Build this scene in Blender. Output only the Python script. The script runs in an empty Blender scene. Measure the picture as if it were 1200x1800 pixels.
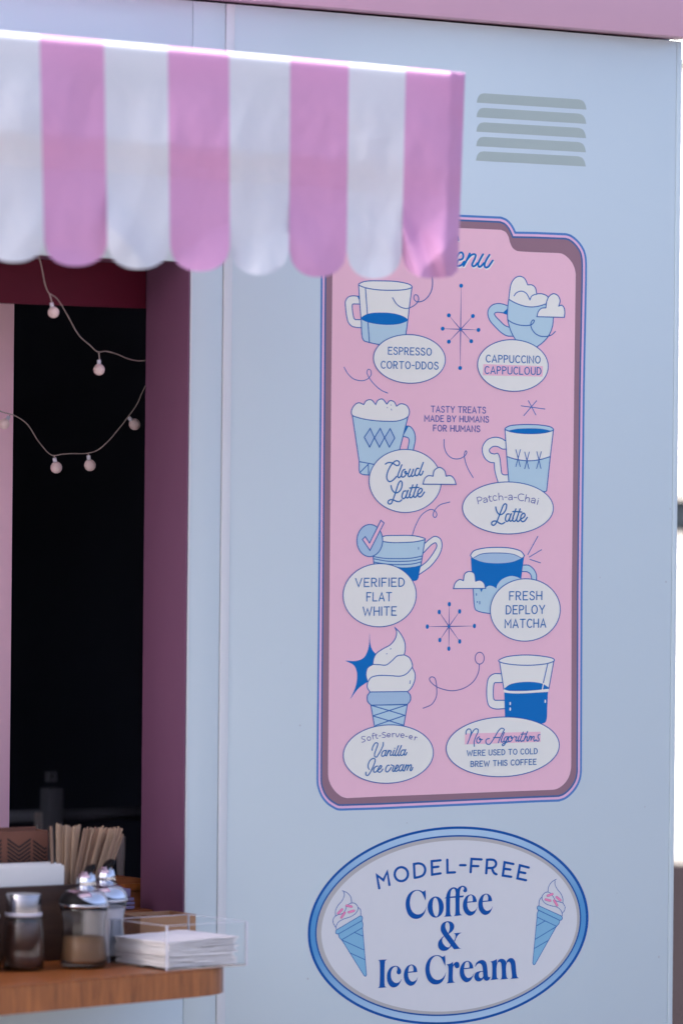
import bpy, bmesh, math, random
from mathutils import Vector, Matrix, noise, geometry
random.seed(7)
S = bpy.context.scene
COL = S.collection
R = math.radians

# ------------------------------------------------------------------ camera
ANG = R(35); FPX = 8312.0; DIST = 7.48; ROLL = .0098; EYE = 1.7
Fw = Vector((math.sin(ANG), math.cos(ANG), 0)); R0 = Vector((math.cos(ANG), -math.sin(ANG), 0)); Z0 = Vector((0, 0, 1))
CAM = Vector((-DIST*Fw.x, -DIST*Fw.y, EYE))
Rr = (R0 + ROLL*Z0).normalized(); Ur = (Z0 - ROLL*R0).normalized()
cd = bpy.data.cameras.new('camera'); cam = bpy.data.objects.new('camera', cd); COL.objects.link(cam)
M = Matrix.Identity(4)
for i in range(3):
    M[i][0] = Rr[i]; M[i][1] = Ur[i]; M[i][2] = -Fw[i]; M[i][3] = CAM[i]
cam.matrix_world = M
cd.sensor_fit = 'VERTICAL'; cd.sensor_height = 36; cd.lens = 36*FPX/1800.0
cd.clip_start = .1; cd.clip_end = 500
cd.dof.use_dof = True; cd.dof.aperture_fstop = 3.1; cd.dof.focus_distance = 7.62
cd.dof.aperture_blades = 0
S.camera = cam

# ------------------------------------------------------------------ world, sun, exposure
SUN_EL = 39; SUN_AZ = (-.80, .60)      # direction TO the sun in plan (x, y)
w = bpy.data.worlds.new('World'); S.world = w; w.use_nodes = True
nt = w.node_tree; bg = nt.nodes['Background']
sky = nt.nodes.new('ShaderNodeTexSky'); sky.sky_type = 'NISHITA'; sky.sun_disc = False
sky.sun_elevation = R(SUN_EL); sky.sun_rotation = math.atan2(SUN_AZ[0], SUN_AZ[1])
sky.air_density = 0.35; sky.dust_density = 9.0; sky.ozone_density = 1.2
nt.links.new(sky.outputs[0], bg.inputs[0]); bg.inputs[1].default_value = .12
sl = bpy.data.lights.new('sun', 'SUN'); sl.energy = 2.3; sl.angle = R(.6); sl.color = (1, .95, .88)
so = bpy.data.objects.new('sun', sl); COL.objects.link(so)
sd = Vector((SUN_AZ[0]*math.cos(R(SUN_EL)), SUN_AZ[1]*math.cos(R(SUN_EL)), math.sin(R(SUN_EL)))).normalized()
so.rotation_euler = sd.to_track_quat('Z', 'Y').to_euler()
S.view_settings.view_transform = 'Standard'; S.view_settings.look = 'None'
S.view_settings.exposure = 2.88; S.view_settings.gamma = 1
S.render.engine = 'CYCLES'; S.render.resolution_x = 682; S.render.resolution_y = 1024
try:
    S.cycles.max_bounces = 10; S.cycles.transparent_max_bounces = 16; S.cycles.transmission_bounces = 10
except Exception: pass

# ------------------------------------------------------------------ rays: a photo pixel -> a point on a real plane
def ray(x, y): return Fw + ((x-600)/FPX)*Rr + ((900-y)/FPX)*Ur
def W(x, y, h=0.0):                       # on the plane parallel to the kiosk front, h in front of it
    d = ray(x, y); return CAM + d*((-h-CAM.y)/d.y)
def CT(x, y, z):                          # on the level plane z
    d = ray(x, y); return CAM + d*((z-CAM.z)/d.z)
def depth(p): return (Vector(p)-CAM).dot(Fw)

# ------------------------------------------------------------------ materials
def lin(c):
    return tuple(((v/255)/12.92 if v/255 <= .04045 else (((v/255)+.055)/1.055)**2.4) for v in c)
ILL = (.90, .88, 1.04)
def base(c): return tuple(min(.9, a/b) for a, b in zip(lin(c), ILL))
MATS = {}
def mat(name, col, rough=.5, spec=.5, metal=0, noise_amt=.03, nscale=40, bump=0, bscale=200, trans=0, transl=0, ior=1.45, coat=0, stretch=None):
    m = bpy.data.materials.new(name); m.use_nodes = True; t = m.node_tree; N = t.nodes; L = t.links
    b = N['Principled BSDF']
    b.inputs['Roughness'].default_value = rough; b.inputs['Metallic'].default_value = metal
    b.inputs['Specular IOR Level'].default_value = spec; b.inputs['IOR'].default_value = ior
    b.inputs['Coat Weight'].default_value = coat
    b.inputs['Transmission Weight'].default_value = trans
    tc = N.new('ShaderNodeTexCoord'); mp = N.new('ShaderNodeMapping'); L.new(tc.outputs['Object'], mp.inputs[0])
    if stretch: mp.inputs['Scale'].default_value = stretch
    nz = N.new('ShaderNodeTexNoise'); nz.inputs['Scale'].default_value = nscale; nz.inputs['Detail'].default_value = 4
    L.new(mp.outputs[0], nz.inputs['Vector'])
    mx = N.new('ShaderNodeMix'); mx.data_type = 'RGBA'
    lo = tuple(v*(1-noise_amt) for v in col); hi = tuple(min(1, v*(1+noise_amt)) for v in col)
    mx.inputs['A'].default_value = (*lo, 1); mx.inputs['B'].default_value = (*hi, 1)
    L.new(nz.outputs['Fac'], mx.inputs['Factor']); L.new(mx.outputs['Result'], b.inputs['Base Color'])
    if bump:
        n2 = N.new('ShaderNodeTexNoise'); n2.inputs['Scale'].default_value = bscale; L.new(mp.outputs[0], n2.inputs['Vector'])
        bp = N.new('ShaderNodeBump'); bp.inputs['Strength'].default_value = bump; bp.inputs['Distance'].default_value = .002
        L.new(n2.outputs['Fac'], bp.inputs['Height']); L.new(bp.outputs[0], b.inputs['Normal'])
    if transl:
        tr = N.new('ShaderNodeBsdfTranslucent'); L.new(mx.outputs['Result'], tr.inputs[0])
        ms = N.new('ShaderNodeMixShader'); ms.inputs[0].default_value = transl
        L.new(b.outputs[0], ms.inputs[1]); L.new(tr.outputs[0], ms.inputs[2]); L.new(ms.outputs[0], N['Material Output'].inputs[0])
    MATS[name] = m; return m

# wall paint
mat('wall_blue', base((184, 198, 219)), rough=.3, spec=.9, noise_amt=.012, nscale=3, bump=.05, bscale=60)
def wall_wear():
    t = MATS['wall_blue'].node_tree; N = t.nodes; L = t.links; b = N['Principled BSDF']
    tc = N.new('ShaderNodeTexCoord'); mp = N.new('ShaderNodeMapping'); mp.inputs['Scale'].default_value = (1, 1, .45); L.new(tc.outputs['Object'], mp.inputs[0])
    n1 = N.new('ShaderNodeTexNoise'); n1.inputs['Scale'].default_value = 3; n1.inputs['Detail'].default_value = 2; L.new(mp.outputs[0], n1.inputs['Vector'])
    mr = N.new('ShaderNodeMapRange'); mr.inputs['From Min'].default_value = .1; mr.inputs['From Max'].default_value = .9; mr.inputs['To Min'].default_value = .30; mr.inputs['To Max'].default_value = .44
    L.new(n1.outputs['Fac'], mr.inputs['Value']); L.new(mr.outputs[0], b.inputs['Roughness'])
    # sparse dust specks
    vo = N.new('ShaderNodeTexVoronoi'); vo.inputs['Scale'].default_value = 16; L.new(tc.outputs['Object'], vo.inputs['Vector'])
    lt = N.new('ShaderNodeMath'); lt.operation = 'LESS_THAN'; lt.inputs[1].default_value = .028; L.new(vo.outputs['Distance'], lt.inputs[0])
    src = b.inputs['Base Color'].links[0].from_socket; mx = N.new('ShaderNodeMix'); mx.data_type = 'RGBA'; mx.inputs['B'].default_value = (.30, .30, .33, 1)
    m2 = N.new('ShaderNodeMath'); m2.operation = 'MULTIPLY'; m2.inputs[1].default_value = .45; L.new(lt.outputs[0], m2.inputs[0])
    L.new(src, mx.inputs['A']); L.new(m2.outputs[0], mx.inputs['Factor']); L.new(mx.outputs['Result'], b.inputs['Base Color'])
wall_wear()
mat('trim_blue', base((199, 203, 222)), rough=.45, spec=.4, noise_amt=.01, nscale=5)
mat('pink_fascia', base((196, 156, 190)), rough=.45, spec=.4, noise_amt=.012, nscale=4)
mat('plum', base((108, 70, 104)), rough=.55, noise_amt=.03, nscale=8, bump=.03)
mat('maroon', base((80, 16, 40)), rough=.6, spec=.2, noise_amt=.03)
mat('post_pink', (.93, .60, .72), rough=.6, noise_amt=.02)
mat('seam_dark', (.03, .035, .05), rough=.8)
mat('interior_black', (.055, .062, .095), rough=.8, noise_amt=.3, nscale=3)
mat('vent_grey', base((158, 172, 182)), rough=.5, noise_amt=.02)
# print inks
INK = dict(noise_amt=.015, nscale=60, spec=.18)
mat('ink_pink', base((226, 181, 209)), rough=.5, **INK)
mat('ink_mauve', base((142, 110, 132)), rough=.5, **INK)
mat('ink_border', base((78, 124, 196)), rough=.5, **INK)
mat('ink_border_dark', base((66, 98, 160)), rough=.5, **INK)
mat('ink_pinkline', base((218, 176, 216)), rough=.5, **INK)
mat('ink_blue', base((0, 105, 190)), rough=.5, **INK)
mat('ink_line', base((48, 100, 180)), rough=.5, **INK)
mat('ink_lineviolet', base((84, 92, 168)), rough=.5, **INK)
mat('ink_text', base((40, 104, 176)), rough=.5, **INK)
mat('ink_navy', base((0, 78, 165)), rough=.5, **INK)
mat('ink_white', base((222, 221, 228)), rough=.5, **INK)
mat('ink_light', base((174, 200, 226)), rough=.5, **INK)
mat('ink_light2', base((162, 187, 222)), rough=.5, **INK)
mat('ink_rose', base((228, 136, 190)), rough=.5, **INK)
mat('ink_rosedark', base((180, 90, 150)), rough=.5, **INK)
mat('ink_signwhite', base((206, 207, 224)), rough=.5, **INK)
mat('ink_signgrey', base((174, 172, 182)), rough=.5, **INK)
mat('ink_sky', base((122, 172, 216)), rough=.5, **INK)
mat('ink_cone', base((126, 176, 218)), rough=.5, **INK)
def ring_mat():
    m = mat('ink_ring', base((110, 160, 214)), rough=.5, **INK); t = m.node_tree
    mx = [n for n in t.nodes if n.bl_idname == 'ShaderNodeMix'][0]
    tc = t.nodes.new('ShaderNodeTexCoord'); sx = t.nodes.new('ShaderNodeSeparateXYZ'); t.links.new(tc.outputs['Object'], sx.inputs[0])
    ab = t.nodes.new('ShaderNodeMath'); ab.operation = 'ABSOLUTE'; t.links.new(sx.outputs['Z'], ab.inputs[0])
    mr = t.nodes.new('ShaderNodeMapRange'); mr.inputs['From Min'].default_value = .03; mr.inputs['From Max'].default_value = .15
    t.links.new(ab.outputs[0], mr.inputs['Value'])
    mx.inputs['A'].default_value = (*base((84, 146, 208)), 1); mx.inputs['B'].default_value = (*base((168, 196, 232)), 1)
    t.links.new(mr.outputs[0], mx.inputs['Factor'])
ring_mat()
# cloth
mat('cloth_pink', base((200, 150, 202)), rough=.9, spec=.12, noise_amt=.03, nscale=12, bump=.25, bscale=700, transl=.22)
mat('cloth_white', base((202, 205, 228)), rough=.9, spec=.12, noise_amt=.025, nscale=12, bump=.25, bscale=700, transl=.22)
mat('frame_metal', (.5, .5, .52), rough=.4, metal=.8)
def wood(name, c1, c2, axis=(1, 8, 8), rough=.4, scale=9, coat=0):
    m = mat(name, c1, rough=rough, coat=coat); t = m.node_tree; N = t.nodes; L = t.links
    mx = [n for n in N if n.bl_idname == 'ShaderNodeMix'][0]; mp = [n for n in N if n.bl_idname == 'ShaderNodeMapping'][0]
    mp.inputs['Scale'].default_value = axis
    nz = [n for n in N if n.bl_idname == 'ShaderNodeTexNoise'][0]; nz.inputs['Scale'].default_value = scale
    nz.inputs['Detail'].default_value = 8; nz.inputs['Roughness'].default_value = .65; nz.inputs['Distortion'].default_value = .4
    cr = N.new('ShaderNodeValToRGB'); cr.color_ramp.elements[0].position = .35; cr.color_ramp.elements[1].position = .68
    L.new(nz.outputs['Fac'], cr.inputs[0]); L.new(cr.outputs[0], mx.inputs['Factor'])
    mx.inputs['A'].default_value = (*c2, 1); mx.inputs['B'].default_value = (*c1, 1)
    return m
wood('wood_shelf', (.42, .135, .032), (.20, .058, .012), axis=(30, 30, 3), rough=.38, scale=4, coat=.12)
wood('wood_dark', (.06, .026, .012), (.034, .014, .007), rough=.6)
wood('wood_box', (.42, .22, .105), (.31, .155, .07), rough=.5)
wood('wood_orange', (.30, .10, .03), (.21, .065, .02), rough=.5)
wood('birch', (.47, .33, .225), (.36, .24, .155), axis=(6, 6, .6), rough=.6, scale=14)
wood('birch_dark', (.3, .19, .125), (.22, .13, .085), axis=(6, 6, .6), rough=.6, scale=14)
mat('kraft', (.17, .075, .05), rough=.8, spec=.2, noise_amt=.1, nscale=60)
mat('kraft_dark', (.012, .009, .009), rough=.7)
mat('paper', base((214, 212, 222)), rough=.85, noise_amt=.02, nscale=80, bump=.2, bscale=90)
mat('paper_warm', (.88, .86, .86), rough=.9, noise_amt=.02, nscale=60, bump=.3, bscale=120)
mat('card_violet', base((120, 112, 160)), rough=.7)
mat('glass', (.96, .98, 1), rough=.02, trans=1, ior=1.45, noise_amt=0)
mat('glass_frost', (.93, .93, .93), rough=.13, trans=1, ior=1.4, noise_amt=0)
mat('acrylic', (.99, .995, 1), rough=.01, trans=1, ior=1.12, noise_amt=0)
mat('acrylic_edge_highlight', (.8, .82, .92), rough=.15, trans=.3, spec=.8)  # pale colour that paints in the highlights on the tray edges
mat('chrome', (.62, .64, .70), rough=.05, metal=1, noise_amt=0)
mat('steel', (.40, .38, .40), rough=.22, metal=1, noise_amt=.04)
mat('black_plastic', (.004, .004, .005), rough=.55, spec=.2)
mat('cocoa', (.085, .033, .02), rough=.9, noise_amt=.3, nscale=90)
mat('brown_sugar', (.27, .145, .07), rough=.9, noise_amt=.35, nscale=500, bump=.4, bscale=500)
mat('white_sugar', (.85, .83, .88), rough=.9, noise_amt=.06, nscale=300)
mat('white_ring', (.6, .6, .68), rough=.5)
mat('bulb', (.88, .72, .70), rough=.35, transl=.25)
mat('wire', (.38, .31, .29), rough=.35, spec=.7, nscale=200, noise_amt=.3)
mat('machine_grey', (.24, .24, .27), rough=.5)
mat('cream', (.6, .52, .48), rough=.7)
mat('siding', (.19, .19, .19), rough=.7, noise_amt=.02, nscale=4)
mat('ledge_grey', (.006, .009, .013), rough=.8, spec=.05)
mat('paving', (.0125, .0105, .013), rough=.9, spec=0, noise_amt=.2, nscale=3)
mat('concrete', (.10, .096, .098), rough=.85, noise_amt=.12, nscale=2, bump=.1, bscale=40)
mat('slot_black', (.004, .004, .005), rough=.9)

# ------------------------------------------------------------------ object helpers
def tag(o, label=None, cat=None, group=None, kind=None):
    if label: o['label'] = label
    if cat: o['category'] = cat
    if group: o['group'] = group
    if kind: o['kind'] = kind
    return o
def thing(name, label, cat, loc=(0, 0, 0), group=None):
    o = bpy.data.objects.new(name, None); COL.objects.link(o); o.location = loc; o.empty_display_size = .05
    return tag(o, label, cat, group)
def wloc(o):
    v = Vector(o.location)
    while o.parent: o = o.parent; v += Vector(o.location)
    return v
def link(name, me, parent=None, origin=None, smooth=False):
    """mesh given in world coordinates; origin = where the object's own origin goes"""
    org = Vector(origin) if origin is not None else Vector((0, 0, 0))
    me.transform(Matrix.Translation(-org))
    if smooth:
        for p in me.polygons: p.use_smooth = True
    o = bpy.data.objects.new(name, me); COL.objects.link(o)
    if parent: o.parent = parent; o.location = org - wloc(parent)
    else: o.location = org
    return o
def obj(name, bm, m, parent=None, origin=None, smooth=False):
    me = bpy.data.meshes.new(name); bm.normal_update(); bm.to_mesh(me); bm.free()
    for mm in (m if isinstance(m, (list, tuple)) else [m]): me.materials.append(MATS[mm])
    if origin is None and parent is not None: origin = wloc(parent)
    return link(name, me, parent, origin, smooth)
def auto(o, deg=35):
    me = o.data
    for p in me.polygons: p.use_smooth = True
    try: me.set_sharp_from_angle(angle=R(deg))
    except Exception: pass
    return o
def boxbm(x0, x1, y0, y1, z0, z1, bev=0, bm=None, seg=2):
    b = bmesh.new() if bm is None else bm
    r = bmesh.ops.create_cube(b, size=1)
    bmesh.ops.scale(b, vec=(x1-x0, y1-y0, z1-z0), verts=r['verts'])
    bmesh.ops.translate(b, vec=((x0+x1)/2, (y0+y1)/2, (z0+z1)/2), verts=r['verts'])
    if bev:
        es = list({e for v in r['verts'] for e in v.link_edges})
        bmesh.ops.bevel(b, geom=es, offset=bev, segments=seg, affect='EDGES', profile=.5)
    return b
def prism(pts, z0, z1, bm=None, bev=0):
    b = bmesh.new() if bm is None else bm
    lo = [b.verts.new((p[0], p[1], z0)) for p in pts]; hi = [b.verts.new((p[0], p[1], z1)) for p in pts]
    n = len(pts)
    b.faces.new(lo[::-1]); top = b.faces.new(hi)
    for i in range(n): b.faces.new((lo[i], lo[(i+1) % n], hi[(i+1) % n], hi[i]))
    bmesh.ops.recalc_face_normals(b, faces=b.faces[:])
    if bev: bmesh.ops.bevel(b, geom=[e for e in top.edges], offset=bev, segments=2, affect='EDGES')
    return b
def lathe(prof, c, n=40, bm=None, close=False):
    b = bmesh.new() if bm is None else bm; rings = []
    for r, z in prof:
        if r < 1e-6: rings.append([b.verts.new((c[0], c[1], c[2]+z))])
        else: rings.append([b.verts.new((c[0]+r*math.cos(2*math.pi*i/n), c[1]+r*math.sin(2*math.pi*i/n), c[2]+z)) for i in range(n)])
    for k in range(len(rings)-1):
        A, B = rings[k], rings[k+1]
        for i in range(n):
            j = (i+1) % n
            if len(A) == 1 and len(B) == 1: continue
            if len(A) == 1: b.faces.new((A[0], B[j], B[i]))
            elif len(B) == 1: b.faces.new((A[i], A[j], B[0]))
            else: b.faces.new((A[i], A[j], B[j], B[i]))
    bmesh.ops.recalc_face_normals(b, faces=b.faces[:])
    return b
def tube(pts, r, n=8, bm=None):
    b = bmesh.new() if bm is None else bm; rings = []
    pts = [Vector(p) for p in pts]
    for i, p in enumerate(pts):
        t = (pts[min(i+1, len(pts)-1)]-pts[max(i-1, 0)]).normalized()
        u = t.cross(Vector((.13, .97, .21))).normalized(); v = t.cross(u)
        rings.append([b.verts.new(p+u*r*math.cos(2*math.pi*k/n)+v*r*math.sin(2*math.pi*k/n)) for k in range(n)])
    for A, B in zip(rings, rings[1:]):
        for k in range(n): b.faces.new((A[k], A[(k+1) % n], B[(k+1) % n], B[k]))
    b.faces.new(rings[0][::-1]); b.faces.new(rings[-1])
    return b
def hexa(p8, bm=None):
    """8 corners: bottom ring of four, top ring of four"""
    b = bmesh.new() if bm is None else bm
    v = [b.verts.new(p) for p in p8]
    for f in ((3, 2, 1, 0), (4, 5, 6, 7), (0, 1, 5, 4), (1, 2, 6, 5), (2, 3, 7, 6), (3, 0, 4, 7)): b.faces.new([v[i] for i in f])
    bmesh.ops.recalc_face_normals(b, faces=b.faces[:])
    return b

# ------------------------------------------------------------------ curves for the printed artwork
def cr(P, closed=False, n=7):
    """smooth run through points"""
    m = len(P)
    if m < 3 and not closed: return [tuple(p[:2]) for p in P]
    out = []
    rng = range(m) if closed else range(m-1)
    for i in rng:
        p1 = P[i]; p2 = P[(i+1) % m]
        p0 = P[(i-1) % m] if (closed or i > 0) else (2*p1[0]-p2[0], 2*p1[1]-p2[1])
        p3 = P[(i+2) % m] if (closed or i+2 < m) else (2*p2[0]-p1[0], 2*p2[1]-p1[1])
        # centripetal parameters keep loops free of overshoot
        def d(a, b): return max(1e-6, math.hypot(a[0]-b[0], a[1]-b[1]))**.5
        t1 = d(p0, p1); t2 = t1+d(p1, p2); t3 = t2+d(p2, p3)
        for k in range(n):
            t = t1+(t2-t1)*k/n
            q = []
            for a in (0, 1):
                A1 = (t1-t)/t1*p0[a]+t/t1*p1[a]; A2 = (t2-t)/(t2-t1)*p1[a]+(t-t1)/(t2-t1)*p2[a]
                A3 = (t3-t)/(t3-t2)*p2[a]+(t-t2)/(t3-t2)*p3[a]
                B1 = (t2-t)/t2*A1+t/t2*A2; B2 = (t3-t)/(t3-t1)*A2+(t-t1)/(t3-t1)*A3
                q.append((t2-t)/(t2-t1)*B1+(t-t1)/(t2-t1)*B2)
            out.append(tuple(q))
    if not closed: out.append(tuple(P[-1][:2]))
    return out
def path(P, closed=True, n=7):
    """points (x,y) are smooth, (x,y,1) are corners"""
    cs = [i for i, p in enumerate(P) if len(p) > 2]
    if not cs: return cr(P, closed, n)
    if closed:
        P = P[cs[0]:]+P[:cs[0]]+[P[cs[0]]]
    cs = [i for i, p in enumerate(P) if len(p) > 2]
    if not closed:
        if cs[0] != 0: cs = [0]+cs
        if cs[-1] != len(P)-1: cs = cs+[len(P)-1]
    out = []
    for a, b in zip(cs, cs[1:]):
        seg = cr([p[:2] for p in P[a:b+1]], False, n)
        out += seg[:-1]
    if not closed: out.append(tuple(P[-1][:2]))
    return out
class Fr:
    def __init__(s, x0, y0, k): s.a = (x0, y0, k)
    def __call__(s, P): x0, y0, k = s.a; return [(x0+p[0]/k, y0+p[1]/k)+tuple(p[2:]) for p in P]
fA = Fr(560, 360, 5); fB = Fr(800, 360, 5); fC = Fr(560, 680, 5); fD = Fr(800, 680, 5); fE = Fr(560, 1040, 5); fG = Fr(800, 1040, 5)
fH = Fr(530, 1440, 4.615); fI = Fr(780, 1440, 4.615)
T1 = Fr(700, 1550, 6.667); T2 = Fr(655, 1660, 8.571); T3 = Fr(780, 1660, 8.571); T4 = Fr(740, 1600, 12)
T5 = Fr(650, 1490, 8); T6 = Fr(790, 1490, 8); T7 = Fr(665, 800, 12); T8 = Fr(830, 850, 9.231)
T9 = Fr(625, 1275, 10); T10 = Fr(810, 1270, 8); T11 = Fr(795, 430, 15); T12 = Fr(840, 480, 7.5); T13 = Fr(600, 480, 7.059)
T14 = Fr(790, 940, 6); T15 = Fr(570, 1540, 9.478); T16 = Fr(920, 1540, 10.59)
Z1 = Fr(545, 1340, 10); Z2 = Fr(930, 1340, 10); Z3 = Fr(940, 390, 10); Z4 = Fr(540, 460, 10); Z5 = Fr(600, 900, 6)
Z6 = Fr(740, 1040, 8.182); Z7 = Fr(740, 480, 8.571); PX = Fr(0, 0, 1)
def slope(y): return (985-y)*8.3e-5
def ell(cx, cy, rx, ry, n=72, sl=None):
    s = slope(cy) if sl is None else sl
    return [(cx+rx*math.cos(2*math.pi*i/n)-.0098*ry*math.sin(2*math.pi*i/n), cy+ry*math.sin(2*math.pi*i/n)+s*rx*math.cos(2*math.pi*i/n)) for i in range(n)]
class Art:
    """flat print on the kiosk front, built as thin layers of ink; h = height of the next layer above the wall"""
    STEP = 2.5e-5
    def __init__(s, h): s.v = []; s.f = []; s.mi = []; s.m = []; s.h = h
    def idx(s, m):
        if m not in s.m: s.m.append(m)
        return s.m.index(m)
    def fill(s, P, m, holes=(), F=PX, n=7):
        P = F(path(P, True, n)) if P and not isinstance(P, tuple) else P
        H = [F(path(h, True, n)) for h in holes]
        loops = [P]+H
        h = s.h; s.h += s.STEP; k = s.idx(m); b0 = len(s.v)
        for lp in loops:
            for p in lp: s.v.append(W(p[0], p[1], h))
        tri = geometry.tessellate_polygon([[Vector((p[0], p[1], 0)) for p in lp] for lp in loops])
        for t in tri: s.f.append(tuple(b0+i for i in t)); s.mi.append(k)
        return s
    def stroke(s, P, w, m, F=PX, closed=False, raw=False, w1=None, cap=True):
        pts = F(P if raw else path(P, closed)); h = s.h; s.h += s.STEP; k = s.idx(m)
        q = [pts[0]]
        for p in pts[1:]:
            if math.hypot(p[0]-q[-1][0], p[1]-q[-1][1]) > .02: q.append(p)
        if closed and math.hypot(q[0][0]-q[-1][0], q[0][1]-q[-1][1]) < .02: q.pop()
        n = len(q)
        if n < 2: return s
        L = []; Rt = []
        for i in range(n):
            a = q[(i-1) % n] if (closed or i > 0) else None
            c = q[(i+1) % n] if (closed or i < n-1) else None
            p = q[i]
            d1 = None if a is None else Vector((p[0]-a[0], p[1]-a[1])).normalized()
            d2 = None if c is None else Vector((c[0]-p[0], c[1]-p[1])).normalized()
            if d1 is None: d1 = d2
            if d2 is None: d2 = d1
            t = d1+d2
            if t.length < .2: t = d2.copy()
            t.normalize(); nn = Vector((-t.y, t.x)); co = max(.45, abs(nn.dot(Vector((-d1.y, d1.x)))))
            ww = w if w1 is None else w+(w1-w)*i/(n-1)
            L.append((p[0]+nn.x*ww/2/co, p[1]+nn.y*ww/2/co)); Rt.append((p[0]-nn.x*ww/2/co, p[1]-nn.y*ww/2/co))
        b0 = len(s.v)
        for i in range(n):
            hh = h+i*(1.1e-5/max(1, n))
            s.v.append(W(*L[i], hh)); s.v.append(W(*Rt[i], hh))
        for i in range(n if closed else n-1):
            j = (i+1) % n; s.f.append((b0+2*i, b0+2*i+1, b0+2*j+1, b0+2*j)); s.mi.append(k)
        if cap and not closed and w1 is None:
            for e, o in ((0, 1), (n-1, n-2)):
                p = q[e]; d = Vector((p[0]-q[o][0], p[1]-q[o][1])).normalized(); a0 = math.atan2(d.y, d.x)
                b1 = len(s.v); hh = h-5e-6 if e == 0 else h+1.6e-5
                for g in range(7):
                    an = a0-math.pi/2+math.pi*g/6
                    s.v.append(W(p[0]+w/2*math.cos(an), p[1]+w/2*math.sin(an), hh))
                s.f.append(tuple(b1+g for g in range(7))); s.mi.append(k)
        return s
    def build(s, name, parent, origin=None):
        me = bpy.data.meshes.new(name); me.from_pydata([tuple(v) for v in s.v], [], s.f)
        for m in s.m: me.materials.append(MATS[m])
        me.polygons.foreach_set('material_index', s.mi); me.update()
        # every face looks out of the wall
        bm = bmesh.new(); bm.from_mesh(me); bm.normal_update()
        bmesh.ops.reverse_faces(bm, faces=[f for f in bm.faces if f.normal.y > 0]); bm.to_mesh(me); bm.free()
        if origin is None:
            n = len(s.v); origin = (sum(v.x for v in s.v)/n, sum(v.y for v in s.v)/n, sum(v.z for v in s.v)/n)
        return link(name, me, parent, origin)

# ------------------------------------------------------------------ a rounded sans for the capitals (stroke font, y up, height 1)
def arc(cx, cy, rx, ry, a0, a1, n=10): return [(cx+rx*math.cos(R(a0+(a1-a0)*i/n)), cy+ry*math.sin(R(a0+(a1-a0)*i/n))) for i in range(n+1)]
SF = {
 'E': (.5, [[(.5, 1), (0, 1), (0, 0), (.5, 0)], [(0, .52), (.4, .52)]]), 'F': (.48, [[(.48, 1), (0, 1), (0, 0)], [(0, .5), (.38, .5)]]),
 'L': (.46, [[(0, 1), (0, 0), (.46, 0)]]), 'I': (0, [[(0, 1), (0, 0)]]), 'T': (.6, [[(0, 1), (.6, 1)], [(.3, 1), (.3, 0)]]),
 'H': (.58, [[(0, 1), (0, 0)], [(.58, 1), (.58, 0)], [(0, .5), (.58, .5)]]), 'N': (.58, [[(0, 0), (0, 1), (.58, 0), (.58, 1)]]),
 'M': (.72, [[(0, 0), (0, 1), (.36, .35), (.72, 1), (.72, 0)]]), 'V': (.66, [[(0, 1), (.33, 0), (.66, 1)]]),
 'W': (.96, [[(0, 1), (.24, 0), (.48, .8), (.72, 0), (.96, 1)]]), 'Y': (.62, [[(0, 1), (.31, .45), (.62, 1)], [(.31, .45), (.31, 0)]]),
 'A': (.64, [[(0, 0), (.32, 1), (.64, 0)], [(.11, .3), (.53, .3)]]),
 'O': (.66, [arc(.33, .5, .33, .5, 90, 450, 24)]), 'C': (.56, [arc(.33, .5, .33, .5, 48, 312, 18)]),
 'D': (.56, [[(0, 1), (0, 0), (.18, 0)]+arc(.18, .5, .38, .5, -80, 80, 12)+[(.18, 1), (0, 1)]]),
 'P': (.5, [[(0, 0), (0, 1), (.24, 1)]+arc(.24, .74, .26, .26, 80, -80, 10)+[(.24, .48), (0, .48)]]),
 'R': (.54, [[(0, 0), (0, 1), (.24, 1)]+arc(.24, .74, .26, .26, 80, -80, 10)+[(.24, .48), (0, .48)], [(.26, .48), (.36, .2), (.43, .05), (.54, 0)]]),
 'B': (.52, [[(0, 0), (0, 1), (.22, 1)]+arc(.22, .77, .24, .23, 80, -80, 8)+[(.22, .54), (0, .54)], [(.22, .54)]+arc(.24, .27, .28, .27, 80, -80, 8)+[(.22, 0), (0, 0)]]),
 'S': (.5, [cr([(.47, .84), (.36, .98), (.18, 1), (.03, .86), (.05, .66), (.24, .53), (.42, .42), (.5, .24), (.4, .05), (.22, -.01), (.05, .06), (0, .18)], False, 4)]),
 'U': (.56, [[(0, 1), (0, .3)]+arc(.28, .28, .28, .28, 180, 360, 10)+[(.56, .3), (.56, 1)]]), '-': (.3, [[(0, .47), (.3, .47)]]),
}
def caps(A, txt, p0, p1, cap, sw, m, gap=.27, space=.42):
    gl = []; x = 0
    for ch in txt:
        if ch == ' ': x += space; continue
        wd, st = SF[ch]; gl.append((x, st)); x += wd+gap
    tot = x-gap; dx = (p1[0]-p0[0])/tot; dy = (p1[1]-p0[1])/tot
    for gx, st in gl:
        for pl in st:
            A.stroke([(p0[0]+dx*(gx+q[0])+.0098*cap*q[1], p0[1]+dy*(gx+q[0])-cap*q[1], 1) for q in pl], sw, m, raw=True)
            A.h -= A.STEP*.8

# ------------------------------------------------------------------ ground
g = boxbm(-60, 60, -60, 60, -.2, 0); tag(obj('ground', g, 'concrete'), 'pale concrete ground around the kiosk', kind='structure')
g = boxbm(.72, 5.97, -1.2, 30, .0, .004); tag(obj('path', g, 'paving'), 'dark brown paved path beside the kiosk', kind='structure')
q = [CT(1165, 1722, .008), CT(1320, 1735, .008), CT(1320, 1775, .008), CT(1165, 1758, .008)]
dr = bmesh.new(); dr.faces.new([dr.verts.new(p) for p in q[::-1]]); bmesh.ops.recalc_face_normals(dr, faces=dr.faces[:])
tag(obj('drain_strip', dr, 'slot_black', origin=q[0]), 'black drain slot in the paving', kind='structure')

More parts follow.
